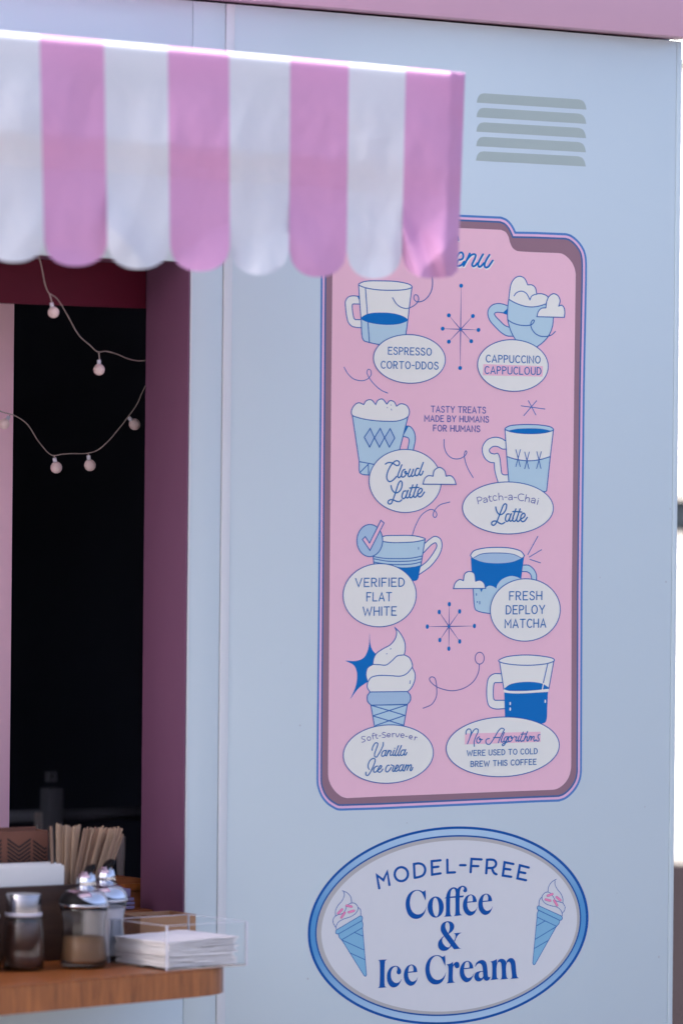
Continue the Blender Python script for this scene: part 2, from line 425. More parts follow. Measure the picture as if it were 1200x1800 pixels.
# ------------------------------------------------------------------ kiosk
K = thing('kiosk', 'pale blue kiosk with plum serving window, pink fascia and printed vent slots', 'kiosk', (0, 0, 0))
XR = W(1186, 900).x+.004           # right end of the front
XJ = W(331, 900).x                 # jamb edge / first seam
XS = -.2281                        # second seam
ZT = 2.4885                        # top of the front wall, under the fascia
ZO = W(310, 459).z                 # top of the window opening
ZC = 1.025                         # top of the shelf
ZS = ZC
TH = .121                          # depth of the jamb
XT = XS+.0165
gp = .0006
def slab(x0, x1, z0, z1, y0=0, y1=.02, m='wall_blue', name='wall_panel', bev=.0006):
    return auto(obj(name, boxbm(x0, x1, y0, y1, z0, z1, bev), m, K, origin=((x0+x1)/2, y0, (z0+z1)/2)))
slab(-2.6, XJ-gp, ZO, ZT)                       # above the window
slab(-2.6, XJ-gp, .12, ZS-.045)                      # below the shelf
slab(XJ+gp, XS-.0012, .12, ZT)
slab(XS+.0004, XT, .12, ZT, y0=-.0015, m='trim_blue', name='edge_trim', bev=.0012)
slab(XT+.0003, XR-.011, .12, ZT)
slab(XR-.0105, XR, .12, ZT, y0=-.001, y1=.03, name='corner_trim', bev=.0015)
slab(-2.6, XR-.001, 0.0, .118, y0=.012, y1=.03, m='seam_dark', name='plinth')
o = slab(XJ+.0, XR-.02, .2, ZT, y0=.021, y1=.024, m='seam_dark', name='backing_board', bev=0)
# body of the kiosk (ends, rear, roof, floor)
slab(XR-.03, XR-.002, 0, 2.70, y0=.0302, y1=2.2, name='end_wall')
slab(-2.6, -2.57, 0, 2.70, y0=.03, y1=2.2, name='end_wall')
slab(-2.6, XR-.002, 0, 2.70, y0=2.2, y1=2.23, name='rear_wall')
slab(-2.62, XR+.02, 2.70, 2.74, y0=-.04, y1=2.25, m='pink_fascia', name='roof')
# fascia, proud of the wall with a thin dark gap under it
FZ = ZT+.0035
auto(obj('fascia', boxbm(-2.62, XR+.0045, -.03, .02, FZ, 2.699, .003), 'pink_fascia', K, origin=(0, -.03, FZ)))
# interior lining
slab(-2.56, XR-.04, .02, 2.66, y0=2.18, y1=2.199, m='interior_black', name='interior_lining')
slab(XR-.06, XR-.031, .02, 2.66, y0=.05, y1=2.17, m='interior_black', name='interior_lining')
slab(-2.568, -2.55, .02, 2.66, y0=.05, y1=2.17, m='interior_black', name='interior_lining')
slab(-2.56, XR-.07, 2.66, 2.69, y0=.05, y1=2.17, m='interior_black', name='interior_lining')
slab(-2.56, XR-.07, .001, .03, y0=.05, y1=2.17, m='interior_black', name='interior_lining')
slab(XJ+.025, XR-.07, .04, 2.65, y0=.125, y1=.14, m='interior_black', name='interior_lining')
slab(-2.5, XJ+.024, ZO+.05, 2.65, y0=.125, y1=.14, m='interior_black', name='interior_lining')
# window: jamb, soffit and the inner header board
slab(XJ-.0035, XJ-.0007, ZS, ZO+.01, y0=-.0004, y1=TH, m='plum', name='window_jamb', bev=.0008)
slab(XJ-.0004, XJ+.003, ZS, ZO, y0=-.0016, y1=-.0001, m='trim_blue', name='jamb_bead', bev=.0005)
slab(-2.5, XJ-.0040, ZO-.0002+.0005, ZO+.012, y0=.0202, y1=TH-.0002, m='plum', name='window_soffit', bev=.0008)
zh = W(150, 538, -TH).z
slab(-2.5, XJ-.0038, zh, ZO+.0495, y0=TH+.0002, y1=TH+.022, m='maroon', name='window_header', bev=.0008)
# pink post further in, at the left of the window
PY = .33
px0 = W(22, 1000, -PY).x
auto(obj('inner_post', boxbm(px0-.42, px0, PY, PY+.05, ZC-.2, W(10, 536, -PY).z+.3, .002), 'post_pink', K, origin=(px0, PY, 1.5)))
# shelf
fr = [CT(x, y, ZC) for x, y in [(-260, 1757.5), (-120, 1745.5), (0, 1735), (90, 1727), (180, 1719), (291, 1709.5)]]
endp = [CT(345, 1704.5, ZC), CT(372, 1701.5, ZC), CT(386, 1699, ZC), CT(393, 1696, ZC)]
top_pts = [(p.x, p.y) for p in fr]+[(p.x, p.y) for p in endp]
ex = endp[-1].x+.004
top_pts += [(ex+.006, endp[-1].y+.03), (ex+.008, endp[-1].y+.08), (ex+.008, -.0025), (top_pts[0][0], -.0025)]
thk = (W(200, 1766, -fr[4].y).z); SH_T = .0405
sb = prism(top_pts, ZC-SH_T, ZC, bev=.003)
auto(obj('serving_shelf', sb, 'wood_shelf', K, origin=(-.6, -.2, ZC)), 30)
slab(-2.5, XJ-.0042, ZC-.03, ZC-.0005, y0=-.0022, y1=.62, m='wood_orange', name='window_sill', bev=.001)
# printed vents
f5 = Fr(800, 0, 3)
for i in range(5):
    dy = 76.5*i; sx = -1.0*i; dr_ = 75*i
    A = Art(1.5e-4)
    A.fill([(112+sx, 541+dy, 1), (118+sx, 515+dy), (132+sx, 497+dy), (152+sx, 492+dy, 1), (650+sx, 524+dr_, 1), (672+sx, 533+dr_), (684+sx, 552+dr_), (690+sx, 578+dr_, 1)], 'vent_grey', F=f5)
    A.build('vent_slot', K)

# ------------------------------------------------------------------ menu sign
mo = W(790, 900)
MENU = thing('menu_sign', 'tall pink menu sign with drawn coffee mugs and white oval labels on the blue wall', 'menu sign', (mo.x, 0, mo.z))
def inset(P, d, kx=.86):
    n = len(P); out = []
    area = sum(P[i][0]*P[(i+1) % n][1]-P[(i+1) % n][0]*P[i][1] for i in range(n))
    sg = 1 if area > 0 else -1
    for i in range(n):
        a = P[i-1]; c = P[(i+1) % n]; p = P[i]
        d1 = Vector((p[0]-a[0], p[1]-a[1])); d2 = Vector((c[0]-p[0], c[1]-p[1]))
        if d1.length < 1e-4 or d2.length < 1e-4: out.append(p); continue
        d1.normalize(); d2.normalize(); n1 = Vector((-d1.y, d1.x))*sg; n2 = Vector((-d2.y, d2.x))*sg
        nn = (n1+n2).normalized(); co = max(.5, nn.dot(n1))
        out.append((p[0]+nn.x*d*kx/co, p[1]+nn.y*d/co))
    return out
outer = ([(716, 373.5, 1), (800, 377, 1)]+fB([(400, 103, 1), (450, 124), (490, 163), (515, 203), (530, 235, 1)])+Z3([(0, 176, 1), (540, 198, 1), (620, 222), (710, 283), (800, 380), (870, 500), (900, 620), (909, 740, 1)])
         + [(1030.8, 490, 1), (1027, 680, 1), (1023, 1040, 1)]+Z2([(920, 0, 1), (916, 200), (885, 340), (810, 480), (710, 590), (620, 655), (520, 690, 1), (0, 710, 1)])
         + Z1([(1200, 830, 1), (560, 850, 1), (480, 845), (395, 805), (295, 735), (200, 620), (145, 500), (116, 390), (110, 300, 1), (112, 0, 1)])
         + [(559, 1040, 1), (562, 680, 1), (563.5, 487, 1), (564.5, 436, 1), (568, 414), (578, 400), (594, 392), (604, 391, 1), (688, 395, 1), (690, 387), (696, 380), (704, 375)])
face = ([(712, 398, 1), (800, 400.5, 1)]+fB([(400, 220, 1), (440, 240), (465, 280), (480, 335), (505, 382), (540, 405), (570, 410, 1), (700, 417, 1)])+Z3([(400, 548, 1), (460, 556), (530, 593), (605, 662), (660, 742), (695, 830), (711, 920, 1)])
        + [(1011, 490, 1), (1008.4, 680, 1), (1004, 1040, 1)]+Z2([(732, 0, 1), (727, 110), (698, 235), (640, 340), (560, 420), (485, 465), (410, 483, 1), (0, 499, 1)])
        + Z1([(1200, 603, 1), (640, 630, 1), (560, 605), (475, 545), (400, 460), (350, 370), (322, 280), (315, 190, 1), (315, 0, 1)])
        + [(579, 1040, 1), (582, 680, 1), (584, 490, 1), (585, 455, 1), (590, 436), (602, 424), (616, 420, 1), (684, 423, 1), (696, 419), (702, 406)])
OP = path(outer); FP = path(face)
A = Art(1e-4); A.fill([(*p, 1) for p in OP], 'ink_border')
A.fill([(*p, 1) for p in inset(OP, 4.0)], 'ink_pinkline'); A.fill([(*p, 1) for p in inset(OP, 8.2)], 'ink_border_dark')
A.build('border', MENU)
A = Art(2e-4); A.fill([(*p, 1) for p in inset(OP, 11.4)], 'ink_mauve'); A.build('shade_band', MENU)
A = Art(2.6e-4); A.fill([(*p, 1) for p in FP], 'ink_pink'); A.build('face', MENU)
H1 = 3.2e-4; H2 = 1.0e-3; H3 = 1.12e-3; SW = 1.75
LN = 'ink_line'
def draw(name, ops, F, h=H1, parent=None, label=None):
    A = Art(h)
    for op in ops:
        k = op[0]
        if k == 'f': A.fill(op[1], op[2], F=F)
        elif k == 'o': A.stroke(op[1], SW, LN, F=F, closed=True)          # closed outline
        elif k == 'fo': A.fill(op[1], op[2], F=F); A.stroke(op[1], SW, LN, F=F, closed=True)
        elif k == 'l':
            for pl in op[1]: A.stroke(pl, op[2] if len(op) > 2 else SW, op[3] if len(op) > 3 else LN, F=F)
    o = A.build(name, parent or MENU)
    if label: o['label'] = label
    return o
def C1(P): return [(p[0], p[1], 1) for p in P]
# espresso glass
top = [(212, 142), (280, 106), (500, 97), (700, 108), (850, 145), (874, 174), (800, 202), (620, 214), (400, 202), (260, 170)]
hin = [(228, 385, 1), (145, 383, 1), (135, 392), (155, 560), (172, 578, 1), (240, 578, 1)]
hout = [(222, 290, 1), (130, 283), (78, 303), (48, 355), (50, 420), (65, 540), (85, 612), (130, 660), (190, 675, 1), (245, 677, 1)]
draw('mug_drawing', [('f', hout+hin[::-1], 'ink_white'), ('l', [hout, hin]), ('f', C1([(193, 283), (225, 290), (226, 352)]), 'ink_blue'),
  ('f', [(212, 145, 1), (225, 400), (242, 560, 1), (820, 575, 1), (845, 400), (873, 172, 1), (620, 150, 1)], 'ink_white'),
  ('f', [(241, 558, 1), (258, 800), (278, 838), (320, 855), (460, 888, 1), (640, 900, 1), (800, 770, 1), (821, 585, 1)], 'ink_light'),
  ('l', [[(212, 145, 1), (228, 400), (244, 590), (258, 800), (278, 838), (320, 855), (470, 888), (560, 900)], [(873, 172, 1), (845, 390), (820, 600), (797, 765)]]),
  ('l', [[(297, 188), (320, 500), (345, 858)]]),
  ('f', [(240, 562), (320, 508), (500, 490), (680, 508), (790, 550), (822, 583), (740, 625), (580, 643), (400, 627), (290, 597)], 'ink_blue'),
  ('fo', top, 'ink_white')], T13, label='white and blue glass mug drawing over the espresso oval')
draw('flourish', [('l', [[(632, 305), (680, 380), (740, 425), (810, 438), (880, 415), (935, 370), (957, 320), (940, 277), (912, 270), (896, 300), (908, 338), (950, 358), (1020, 340), (1085, 275), (1122, 190), (1128, 88), (1118, 30)]], 1.5)], T13, h=H1+5.5e-4)
draw('flourish', [('l', [[(222, 1427), (260, 1490), (310, 1532), (380, 1546), (430, 1530), (460, 1492), (455, 1455), (437, 1445), (423, 1470), (440, 1515), (490, 1580), (550, 1630), (605, 1655)]], 1.5)], fA)
def star(ends, c, F, rx, ry):
    A = Art(H1); c0 = F([c])[0]
    for e in ends:
        A.stroke([(*c, 1), (*e, 1)], 1.9, 'ink_lineviolet', F=F, w1=.35)
    A.fill(ell(c0[0], c0[1], 1.9, 2.2, 12, 0), 'ink_blue')
    for e in ends:
        p = F([e])[0]; A.fill(ell(p[0], p[1], rx, ry, 20, 0), 'ink_blue'); A.h -= A.STEP
    return A.build('starburst', MENU)
star([(600, 190), (777, 647), (860, 857), (752, 1027), (585, 1430), (415, 1033), (322, 838), (415, 637)], (592, 847), Z7, 3.3, 3.6)
star([(403, 180), (551, 284), (763, 494), (552, 716), (396, 820), (267, 696), (87, 503), (258, 292)], (398, 500), Z6, 2.7, 4.1)
# cappuccino cup
hout = [(387, 432, 1), (320, 408), (250, 402), (180, 425), (135, 480), (126, 540), (150, 620), (230, 715), (310, 790), (380, 828), (458, 832, 1)]
hin = [(412, 716, 1), (350, 690), (290, 635), (225, 565), (214, 535), (240, 518), (310, 522), (382, 545, 1)]
rim = [(402, 345, 1), (470, 385), (560, 422), (640, 442), (720, 446), (800, 435), (895, 405, 1)]
draw('mug_drawing', [('f', hout+hin, 'ink_light'), ('l', [hout, hin]), ('f', C1([(382, 470), (384, 547), (322, 524)]), 'ink_blue'),
  ('f', [(402, 345, 1), (388, 450), (386, 590), (410, 710), (450, 810), (492, 880, 1), (640, 940, 1), (775, 971, 1), (860, 905), (930, 820), (975, 710), (992, 585, 1), (895, 405, 1)], 'ink_light'),
  ('l', [[(402, 345), (388, 450), (386, 590), (410, 710), (450, 810), (495, 885)], [(775, 972), (860, 905), (930, 820), (975, 710), (990, 585)]]),
  ('fo', [(402, 345, 1), (415, 230), (440, 125), (490, 62), (550, 42), (610, 72), (652, 156, 1), (705, 156), (750, 192), (770, 275, 1), (830, 272), (890, 292), (925, 322, 1), (895, 405, 1)]+rim[1:-1][::-1], 'ink_white'),
  ('l', [[(472, 300), (500, 262), (565, 238), (630, 265), (680, 352, 1), (700, 308), (740, 284), (770, 280)], [(385, 615), (450, 655), (540, 685), (640, 692), (700, 680), (732, 645), (735, 620), (715, 622), (692, 665), (700, 725), (750, 795), (820, 832), (900, 835), (965, 815), (1015, 770)]]),
  ('fo', [(772, 575, 1), (790, 510), (830, 466), (890, 458, 1), (900, 380), (930, 310), (990, 272), (1050, 300), (1077, 365), (1060, 435, 1), (1100, 425), (1130, 460), (1139, 520), (1133, 584, 1)], 'ink_white')], T12,
  label='pale blue cup drawing heaped with white foam and a small cloud')
# cloud latte mug
hout = [(767, 345, 1), (800, 348), (835, 390), (848, 450), (830, 560, 1)]; hin = [(778, 560, 1), (793, 465), (782, 447), (745, 437, 1)]
draw('mug_drawing', [('f', hout+hin, 'ink_light'), ('l', [hout, hin]), ('f', C1([(767, 343), (788, 347), (750, 418)]), 'ink_blue'),
  ('f', [(293, 250, 1), (355, 655, 1), (358, 750), (375, 766), (440, 775, 1), (600, 700, 1), (708, 560, 1), (785, 258, 1)], 'ink_light'),
  ('l', [[(295, 250, 1), (355, 655, 1), (358, 745), (375, 766), (445, 776)], [(785, 258), (708, 560)], [(355, 657), (500, 684)], C1([(360, 755), (435, 680), (438, 772)])]),
  ('fo', [(294, 248), (287, 215), (310, 165), (350, 140), (395, 156, 1), (418, 122), (460, 114), (500, 156, 1), (518, 120), (557, 107), (598, 151, 1), (625, 122), (660, 130), (683, 170, 1), (720, 149), (772, 165), (796, 215), (782, 262), (700, 298), (600, 303), (450, 292), (345, 270)], 'ink_white'),
  ('l', [[(602, 180), (603, 185)], [(634, 158), (635, 162)], [(636, 195), (640, 205)]], 1.2),
  ('fo', C1([(452, 365), (488, 447), (447, 530), (400, 443)]), 'ink_light2'), ('fo', C1([(540, 365), (577, 447), (533, 530), (489, 447)]), 'ink_light2'), ('fo', C1([(627, 367), (667, 450), (620, 530), (578, 447)]), 'ink_light2')],
  fC, label='pale blue tapered mug drawing with three diamonds and frothy top')
draw('flourish', [('l', [[(1100, 462), (1102, 530), (1130, 595), (1180, 630), (1240, 630), (1285, 602), (1299, 572), (1290, 562), (1278, 590), (1285, 650), (1310, 720), (1355, 798)]], 1.5)], fC)
draw('starburst', [('l', [[(577, 167), (785, 195)], [(640, 122), (705, 247)], [(712, 122), (600, 253)]], 1.5)], fD)
# chai mug
hout = [(440, 475, 1), (400, 452), (345, 443), (280, 465), (240, 520), (238, 580), (262, 632), (305, 663), (340, 667, 1), (346, 740), (372, 835, 1)]
hin = [(460, 773, 1), (425, 773), (408, 762), (398, 700), (388, 620), (370, 585), (342, 590), (308, 580), (297, 555), (330, 525), (370, 525), (412, 546), (442, 547, 1)]
draw('mug_drawing', [('f', hout+[(470, 850, 1)]+hin, 'ink_white'), ('l', [hout, hin]),
  ('f', [(434, 375, 1), (450, 612, 1), (640, 655, 1), (832, 615, 1), (860, 378, 1)], 'ink_white'),
  ('fo', [(450, 612, 1), (530, 637), (640, 650), (740, 640), (832, 613, 1), (802, 900, 1), (798, 915), (785, 922, 1), (640, 900, 1), (470, 860, 1)], 'ink_light'),
  ('l', [[(434, 372), (450, 612)], [(860, 376), (832, 613)]]),
  ('fo', [(434, 370), (470, 345), (560, 333), (650, 331), (760, 338), (840, 355), (860, 376), (820, 395), (740, 408), (640, 411), (540, 404), (465, 388)], 'ink_light'),
  ('f', [(458, 386, 1), (540, 370), (650, 365), (760, 370), (842, 387, 1), (760, 405), (650, 411), (530, 404)], 'ink_blue'),
  ('l', [[(530, 552), (568, 700)], [(570, 552), (530, 700)], [(608, 573), (645, 720)], [(648, 573), (607, 720)], [(714, 570), (750, 717)], [(753, 570), (712, 717)]], 1.5)], fD,
  label='white and blue tumbler drawing with three stitches and a curled handle')
# flat white cup
hout = [(876, 332, 1), (930, 285), (985, 257), (1040, 283), (1059, 350), (1030, 450), (940, 570), (818, 660, 1)]; hin = [(832, 574, 1), (900, 520), (980, 410), (1004, 355), (990, 325), (955, 340), (853, 442, 1)]
draw('mug_drawing', [('f', hout+hin, 'ink_white'), ('l', [hout, hin]),
  ('f', [(340, 290, 1), (330, 468, 1), (342, 545, 1), (600, 600, 1), (820, 640, 1), (880, 290, 1)], 'ink_light'),
  ('f', [(545, 570, 1), (640, 585), (760, 578), (837, 560, 1), (820, 640), (808, 700), (790, 722), (760, 729, 1), (620, 640, 1)], 'ink_blue'),
  ('l', [[(880, 290), (837, 560)], [(332, 468), (342, 545)]]),
  ('fo', [(420, 300), (430, 262), (600, 247), (780, 253), (882, 285), (800, 310), (650, 322), (500, 320)], 'ink_white'),
  ('l', [[(334, 470), (450, 488), (600, 492), (740, 486), (852, 464)], [(338, 493), (480, 518), (620, 521), (760, 513), (847, 493)], [(340, 528), (480, 550), (640, 555), (760, 546), (842, 525)]], 1.6),
  ('l', [[(811, 372), (811, 394)]], 1.3),
  ('fo', ell(298, 301, 135, 169, 48, 0), 'ink_light2'),
  ('fo', C1([(220, 290), (250, 260), (295, 328), (415, 88), (448, 115), (300, 405)]), 'ink_pink')], Z5, label='squat blue cup drawing with a round tick badge')
draw('flourish', [('l', [[(820, 1308), (850, 1220), (900, 1130), (950, 1090), (990, 1077), (1025, 1095), (1037, 1125), (1020, 1150), (1003, 1130), (1015, 1090), (1060, 1040), (1150, 1012)]], 1.5)], fC)
# matcha cup
hout = [(772, 320, 1), (830, 322), (885, 365), (912, 420), (914, 475, 1)]; hin = [(864, 475, 1), (850, 417), (815, 391), (766, 388, 1)]
draw('mug_drawing', [('f', hout+hin, 'ink_light'), ('l', [hout, hin]),
  ('f', [(230, 350, 1), (246, 565, 1), (258, 740), (270, 788), (300, 807), (425, 833, 1), (700, 700, 1), (757, 450, 1)], 'ink_light'),
  ('l', [[(246, 565), (258, 740), (270, 788), (300, 807), (350, 820), (430, 832)]]),
  ('f', [(222, 245, 1), (232, 400), (247, 572, 1), (318, 570, 1), (332, 608, 1), (348, 572, 1), (378, 570, 1), (388, 550), (420, 537), (463, 548), (490, 568, 1), (500, 530), (548, 472), (640, 435), (700, 443), (752, 465, 1), (768, 340), (784, 225, 1), (500, 200, 1)], 'ink_blue'),
  ('fo', [(218, 215, 1), (250, 172), (350, 143), (500, 133), (650, 143), (750, 175), (786, 218, 1), (775, 238), (757, 247, 1), (670, 208), (500, 193), (330, 205), (245, 249, 1), (228, 238)], 'ink_white'),
  ('f', [(247, 250, 1), (330, 208), (500, 196), (670, 210), (755, 248, 1), (660, 286), (500, 301), (340, 286)], 'ink_light2'),
  ('l', [[(281, 620), (281, 640)], [(290, 703), (290, 714)], [(315, 702), (315, 730)]], 1.5),
  ('fo', [(38, 568, 1), (60, 505), (105, 472), (143, 484, 1), (160, 410), (205, 387), (255, 405), (272, 490, 1), (320, 480), (360, 510), (377, 566, 1)], 'ink_white')], T14,
  label='deep blue cup drawing with a white cloud at its left')
draw('starburst', [('l', [[(927, 17), (822, 208)], [(966, 158), (838, 235)], [(845, 260), (955, 296)]], 1.5)], T14)
draw('flourish', [('l', [ell(838, 957, 65, 85, 36, 0)+[(903, 957)], [(835, 1042), (820, 1160), (750, 1290), (620, 1385), (450, 1425), (300, 1400), (200, 1355), (130, 1290), (118, 1250), (150, 1225), (190, 1240), (212, 1300), (222, 1400), (215, 1510), (150, 1620), (28, 1677)]], 1.6, 'ink_lineviolet')], Z6)
# ice cream
cream = [(668, 313, 1), (715, 365), (755, 445), (758, 520), (750, 555, 1), (795, 580), (822, 640), (822, 668, 1), (845, 720), (842, 780), (810, 850), (780, 878, 1), (450, 882, 1), (426, 840), (430, 795, 1), (415, 730), (430, 670), (475, 640, 1), (482, 590), (505, 545), (560, 505), (630, 465), (675, 405), (683, 350)]
draw('ice_cream_drawing', [('f', [(447, 358, 1), (452, 450), (470, 510), (505, 552, 1), (470, 700, 1), (430, 793, 1), (350, 850), (275, 948, 1), (325, 830), (336, 720), (310, 650), (232, 606, 1), (330, 608), (395, 580), (435, 500)], 'ink_blue'),
  ('fo', cream, 'ink_white'),
  ('l', [[(475, 640), (530, 642), (590, 645), (640, 610), (690, 565), (740, 557), (752, 556)], [(430, 795), (460, 755), (520, 738), (620, 738), (720, 742), (770, 722), (822, 665)]]),
  ('l', [[(595, 548), (600, 545)], [(628, 506), (634, 500)], [(804, 782), (800, 808)]], 1.3),
  ('fo', [(458, 998, 1), (490, 1185, 1), (745, 1185, 1), (778, 993, 1)], 'ink_light'),
  ('l', [[(458, 998), (755, 1087)], [(775, 995), (475, 1092)], [(475, 1092), (740, 1172)], [(755, 1087), (500, 1176)]]),
  ('fo', [(450, 882, 1), (428, 915), (430, 965), (460, 998, 1), (778, 991, 1), (804, 955), (803, 910), (778, 878, 1)], 'ink_light2')], fE, label='soft serve cone drawing with a blue four pointed star behind')
# cold brew glass
hout = [(404, 722, 1), (340, 722), (297, 750), (279, 800), (278, 955), (298, 1008), (345, 1030), (434, 1028, 1)]; hin = [(432, 955, 1), (348, 955, 1), (336, 943), (337, 815), (345, 800, 1), (414, 798, 1)]
draw('mug_drawing', [('f', hout+hin, 'ink_white'), ('l', [hout, hin]),
  ('f', C1([(388, 625), (425, 860), (818, 860), (865, 600), (620, 580)]), 'ink_white'), ('l', [[(388, 625), (425, 862)], [(865, 600), (818, 862)]]),
  ('fo', [(378, 608), (430, 578), (520, 562), (640, 557), (780, 570), (860, 590), (868, 605), (820, 628), (720, 643), (600, 647), (470, 637), (400, 622)], 'ink_white'),
  ('l', [[(810, 632), (770, 805)]]),
  ('f', [(430, 850, 1), (480, 815), (620, 793), (760, 808), (819, 842, 1), (814, 872, 1), (430, 872, 1)], 'ink_blue'),
  ('f', [(428, 886, 1), (560, 895), (812, 880, 1), (806, 1010), (800, 1120), (786, 1150), (750, 1162, 1), (600, 1120, 1), (435, 1110, 1)], 'ink_blue'),
  ('f', [(423, 858, 1), (480, 873), (640, 871), (822, 854, 1), (814, 881, 1), (560, 895), (470, 892), (427, 886, 1)], 'ink_white'),
  ('l', [[(772, 808), (761, 868)]], 1.8, 'ink_white'), ('l', [[(480, 975), (480, 991)], [(480, 1024), (480, 1041)], [(788, 955), (788, 972)]], 2.4, 'ink_white')], fG,
  label='clear mug drawing half filled with deep blue cold brew')
# title lettering (white shadow under blue)
def word(A, lst, w, m, F, dx=0, dy=0):
    for pl in lst:
        A.stroke([(p[0]+dx, p[1]+dy)+tuple(p[2:]) for p in pl], w, m, F=F); A.h -= A.STEP*.6
A = Art(H1)
menu_w = [[(-1000, 520), (-930, 420), (-800, 60), (-720, 80), (-760, 420), (-690, 400), (-480, 20), (-420, 60), (-480, 420), (-380, 560), (-200, 480), (-60, 130), (60, -220), (120, -215), (150, -120)],
          [(90, 545), (160, 400), (200, 400), (260, 370), (283, 290), (245, 210), (190, 215), (130, 290), (80, 400), (60, 490), (100, 555), (180, 558), (240, 530), (300, 450)],
          [(452, 235), (400, 350), (345, 460), (288, 562)], [(300, 530), (380, 400), (480, 285), (560, 250), (605, 275), (595, 345), (550, 440), (515, 530), (540, 572), (600, 550), (650, 490)],
          [(800, 255), (730, 380), (675, 500), (680, 565), (710, 588), (760, 560), (820, 490)], [(970, 270), (890, 400), (845, 510), (845, 575), (885, 605), (940, 580), (1000, 500), (1055, 420)]]
word(A, menu_w, 3.7, 'ink_white', T11, 14, 32); A.h += 5e-5; word(A, menu_w, 3.5, 'ink_blue', T11)
A.build('title_lettering', MENU)
# white oval labels with their writing
def plate(cx, cy, rx, ry, writer, label):
    A = Art(H2); e = ell(cx, cy, rx-.8, ry-.8)
    A.fill([(*p, 1) for p in e], 'ink_white'); A.stroke([(*p, 1) for p in e], 1.6, LN, closed=True)
    o = A.build('oval_label', MENU); o['label'] = label
    B = Art(H3); writer(B); t = B.build('lettering', o)
TX = 'ink_text'
def wr_a(B): caps(B, 'ESPRESSO', (682.4, 622.6), (757.6, 624.6), 12.2, 1.8, TX); caps(B, 'CORTO-DDOS', (669.6, 647.2), (769.4, 649), 12.2, 1.8, TX)
plate(719.2, 630.9, 63.8, 43.5, wr_a, 'white oval reading ESPRESSO CORTO-DDOS')
def wr_b(B):
    B.fill(C1([(245, 1400), (767, 1418), (765, 1510), (240, 1498)]), 'ink_pink', F=fB)
    caps(B, 'CAPPUCCINO', (853.9, 636.4), (948.6, 638.4), 12.2, 1.8, TX); caps(B, 'CAPPUCLOUD', (851.6, 656.6), (950, 658.6), 12.4, 1.8, TX)
plate(900.8, 642.5, 62.8, 46.1, wr_b, 'white oval reading CAPPUCCINO CAPPUCLOUD')
atte = [[(575, 755), (530, 765), (502, 830), (495, 885), (520, 920), (555, 900), (590, 830), (610, 755)], [(622, 745), (592, 830), (582, 880), (600, 905), (640, 880), (665, 830)],
        [(722, 630), (685, 740), (652, 840), (655, 885), (680, 900), (720, 870), (745, 820)], [(812, 620), (775, 730), (742, 830), (742, 872), (765, 892), (800, 865), (822, 830)], [(655, 695), (745, 685), (848, 683)],
        [(820, 832), (870, 805), (912, 760), (915, 718), (887, 700), (852, 730), (826, 790), (828, 850), (860, 882), (905, 865), (940, 820), (965, 780)]]
def wr_c(B):
    word(B, [[(145, 190), (190, 162), (260, 158), (320, 185), (380, 220), (425, 210), (442, 165), (415, 125), (370, 120), (320, 150), (270, 205), (220, 290), (185, 380), (172, 450), (185, 520), (225, 558), (280, 545), (330, 505), (380, 450)],
      [(490, 205), (450, 310), (412, 410), (407, 455), (430, 475), (465, 450), (490, 410)], [(555, 300), (515, 320), (490, 380), (482, 430), (505, 465), (545, 450), (580, 400), (588, 360), (565, 340), (550, 362), (575, 392), (620, 390)],
      [(665, 295), (638, 370), (622, 430), (645, 455), (680, 430), (710, 370)], [(737, 297), (702, 390), (690, 430), (710, 450), (745, 430), (775, 400)],
      [(850, 282), (812, 280), (778, 340), (768, 400), (790, 435), (830, 420), (860, 370), (880, 320)], [(942, 155), (880, 325), (862, 390), (880, 425), (910, 405), (938, 340)],
      [(263, 640), (275, 700), (310, 765), (360, 795), (420, 780), (470, 720), (495, 640), (492, 570), (468, 545), (430, 580), (395, 670), (355, 800), (320, 900), (290, 980), (260, 1025), (222, 1030), (200, 1000), (215, 960), (260, 940), (320, 950), (380, 975), (440, 980), (488, 945)]], 2.35, TX, T7)
    word(B, atte, 2.35, TX, T7)
plate(711.8, 845.4, 64.2, 56.2, wr_c, 'white oval reading Cloud Latte in script')
draw('cloud_drawing', [('fo', [(915, 855, 1), (930, 808), (962, 781), (1003, 785, 1), (1015, 735), (1060, 708), (1105, 738), (1117, 785, 1), (1160, 782), (1190, 812), (1205, 857, 1)], 'ink_white')], fC, h=H3+6e-4)
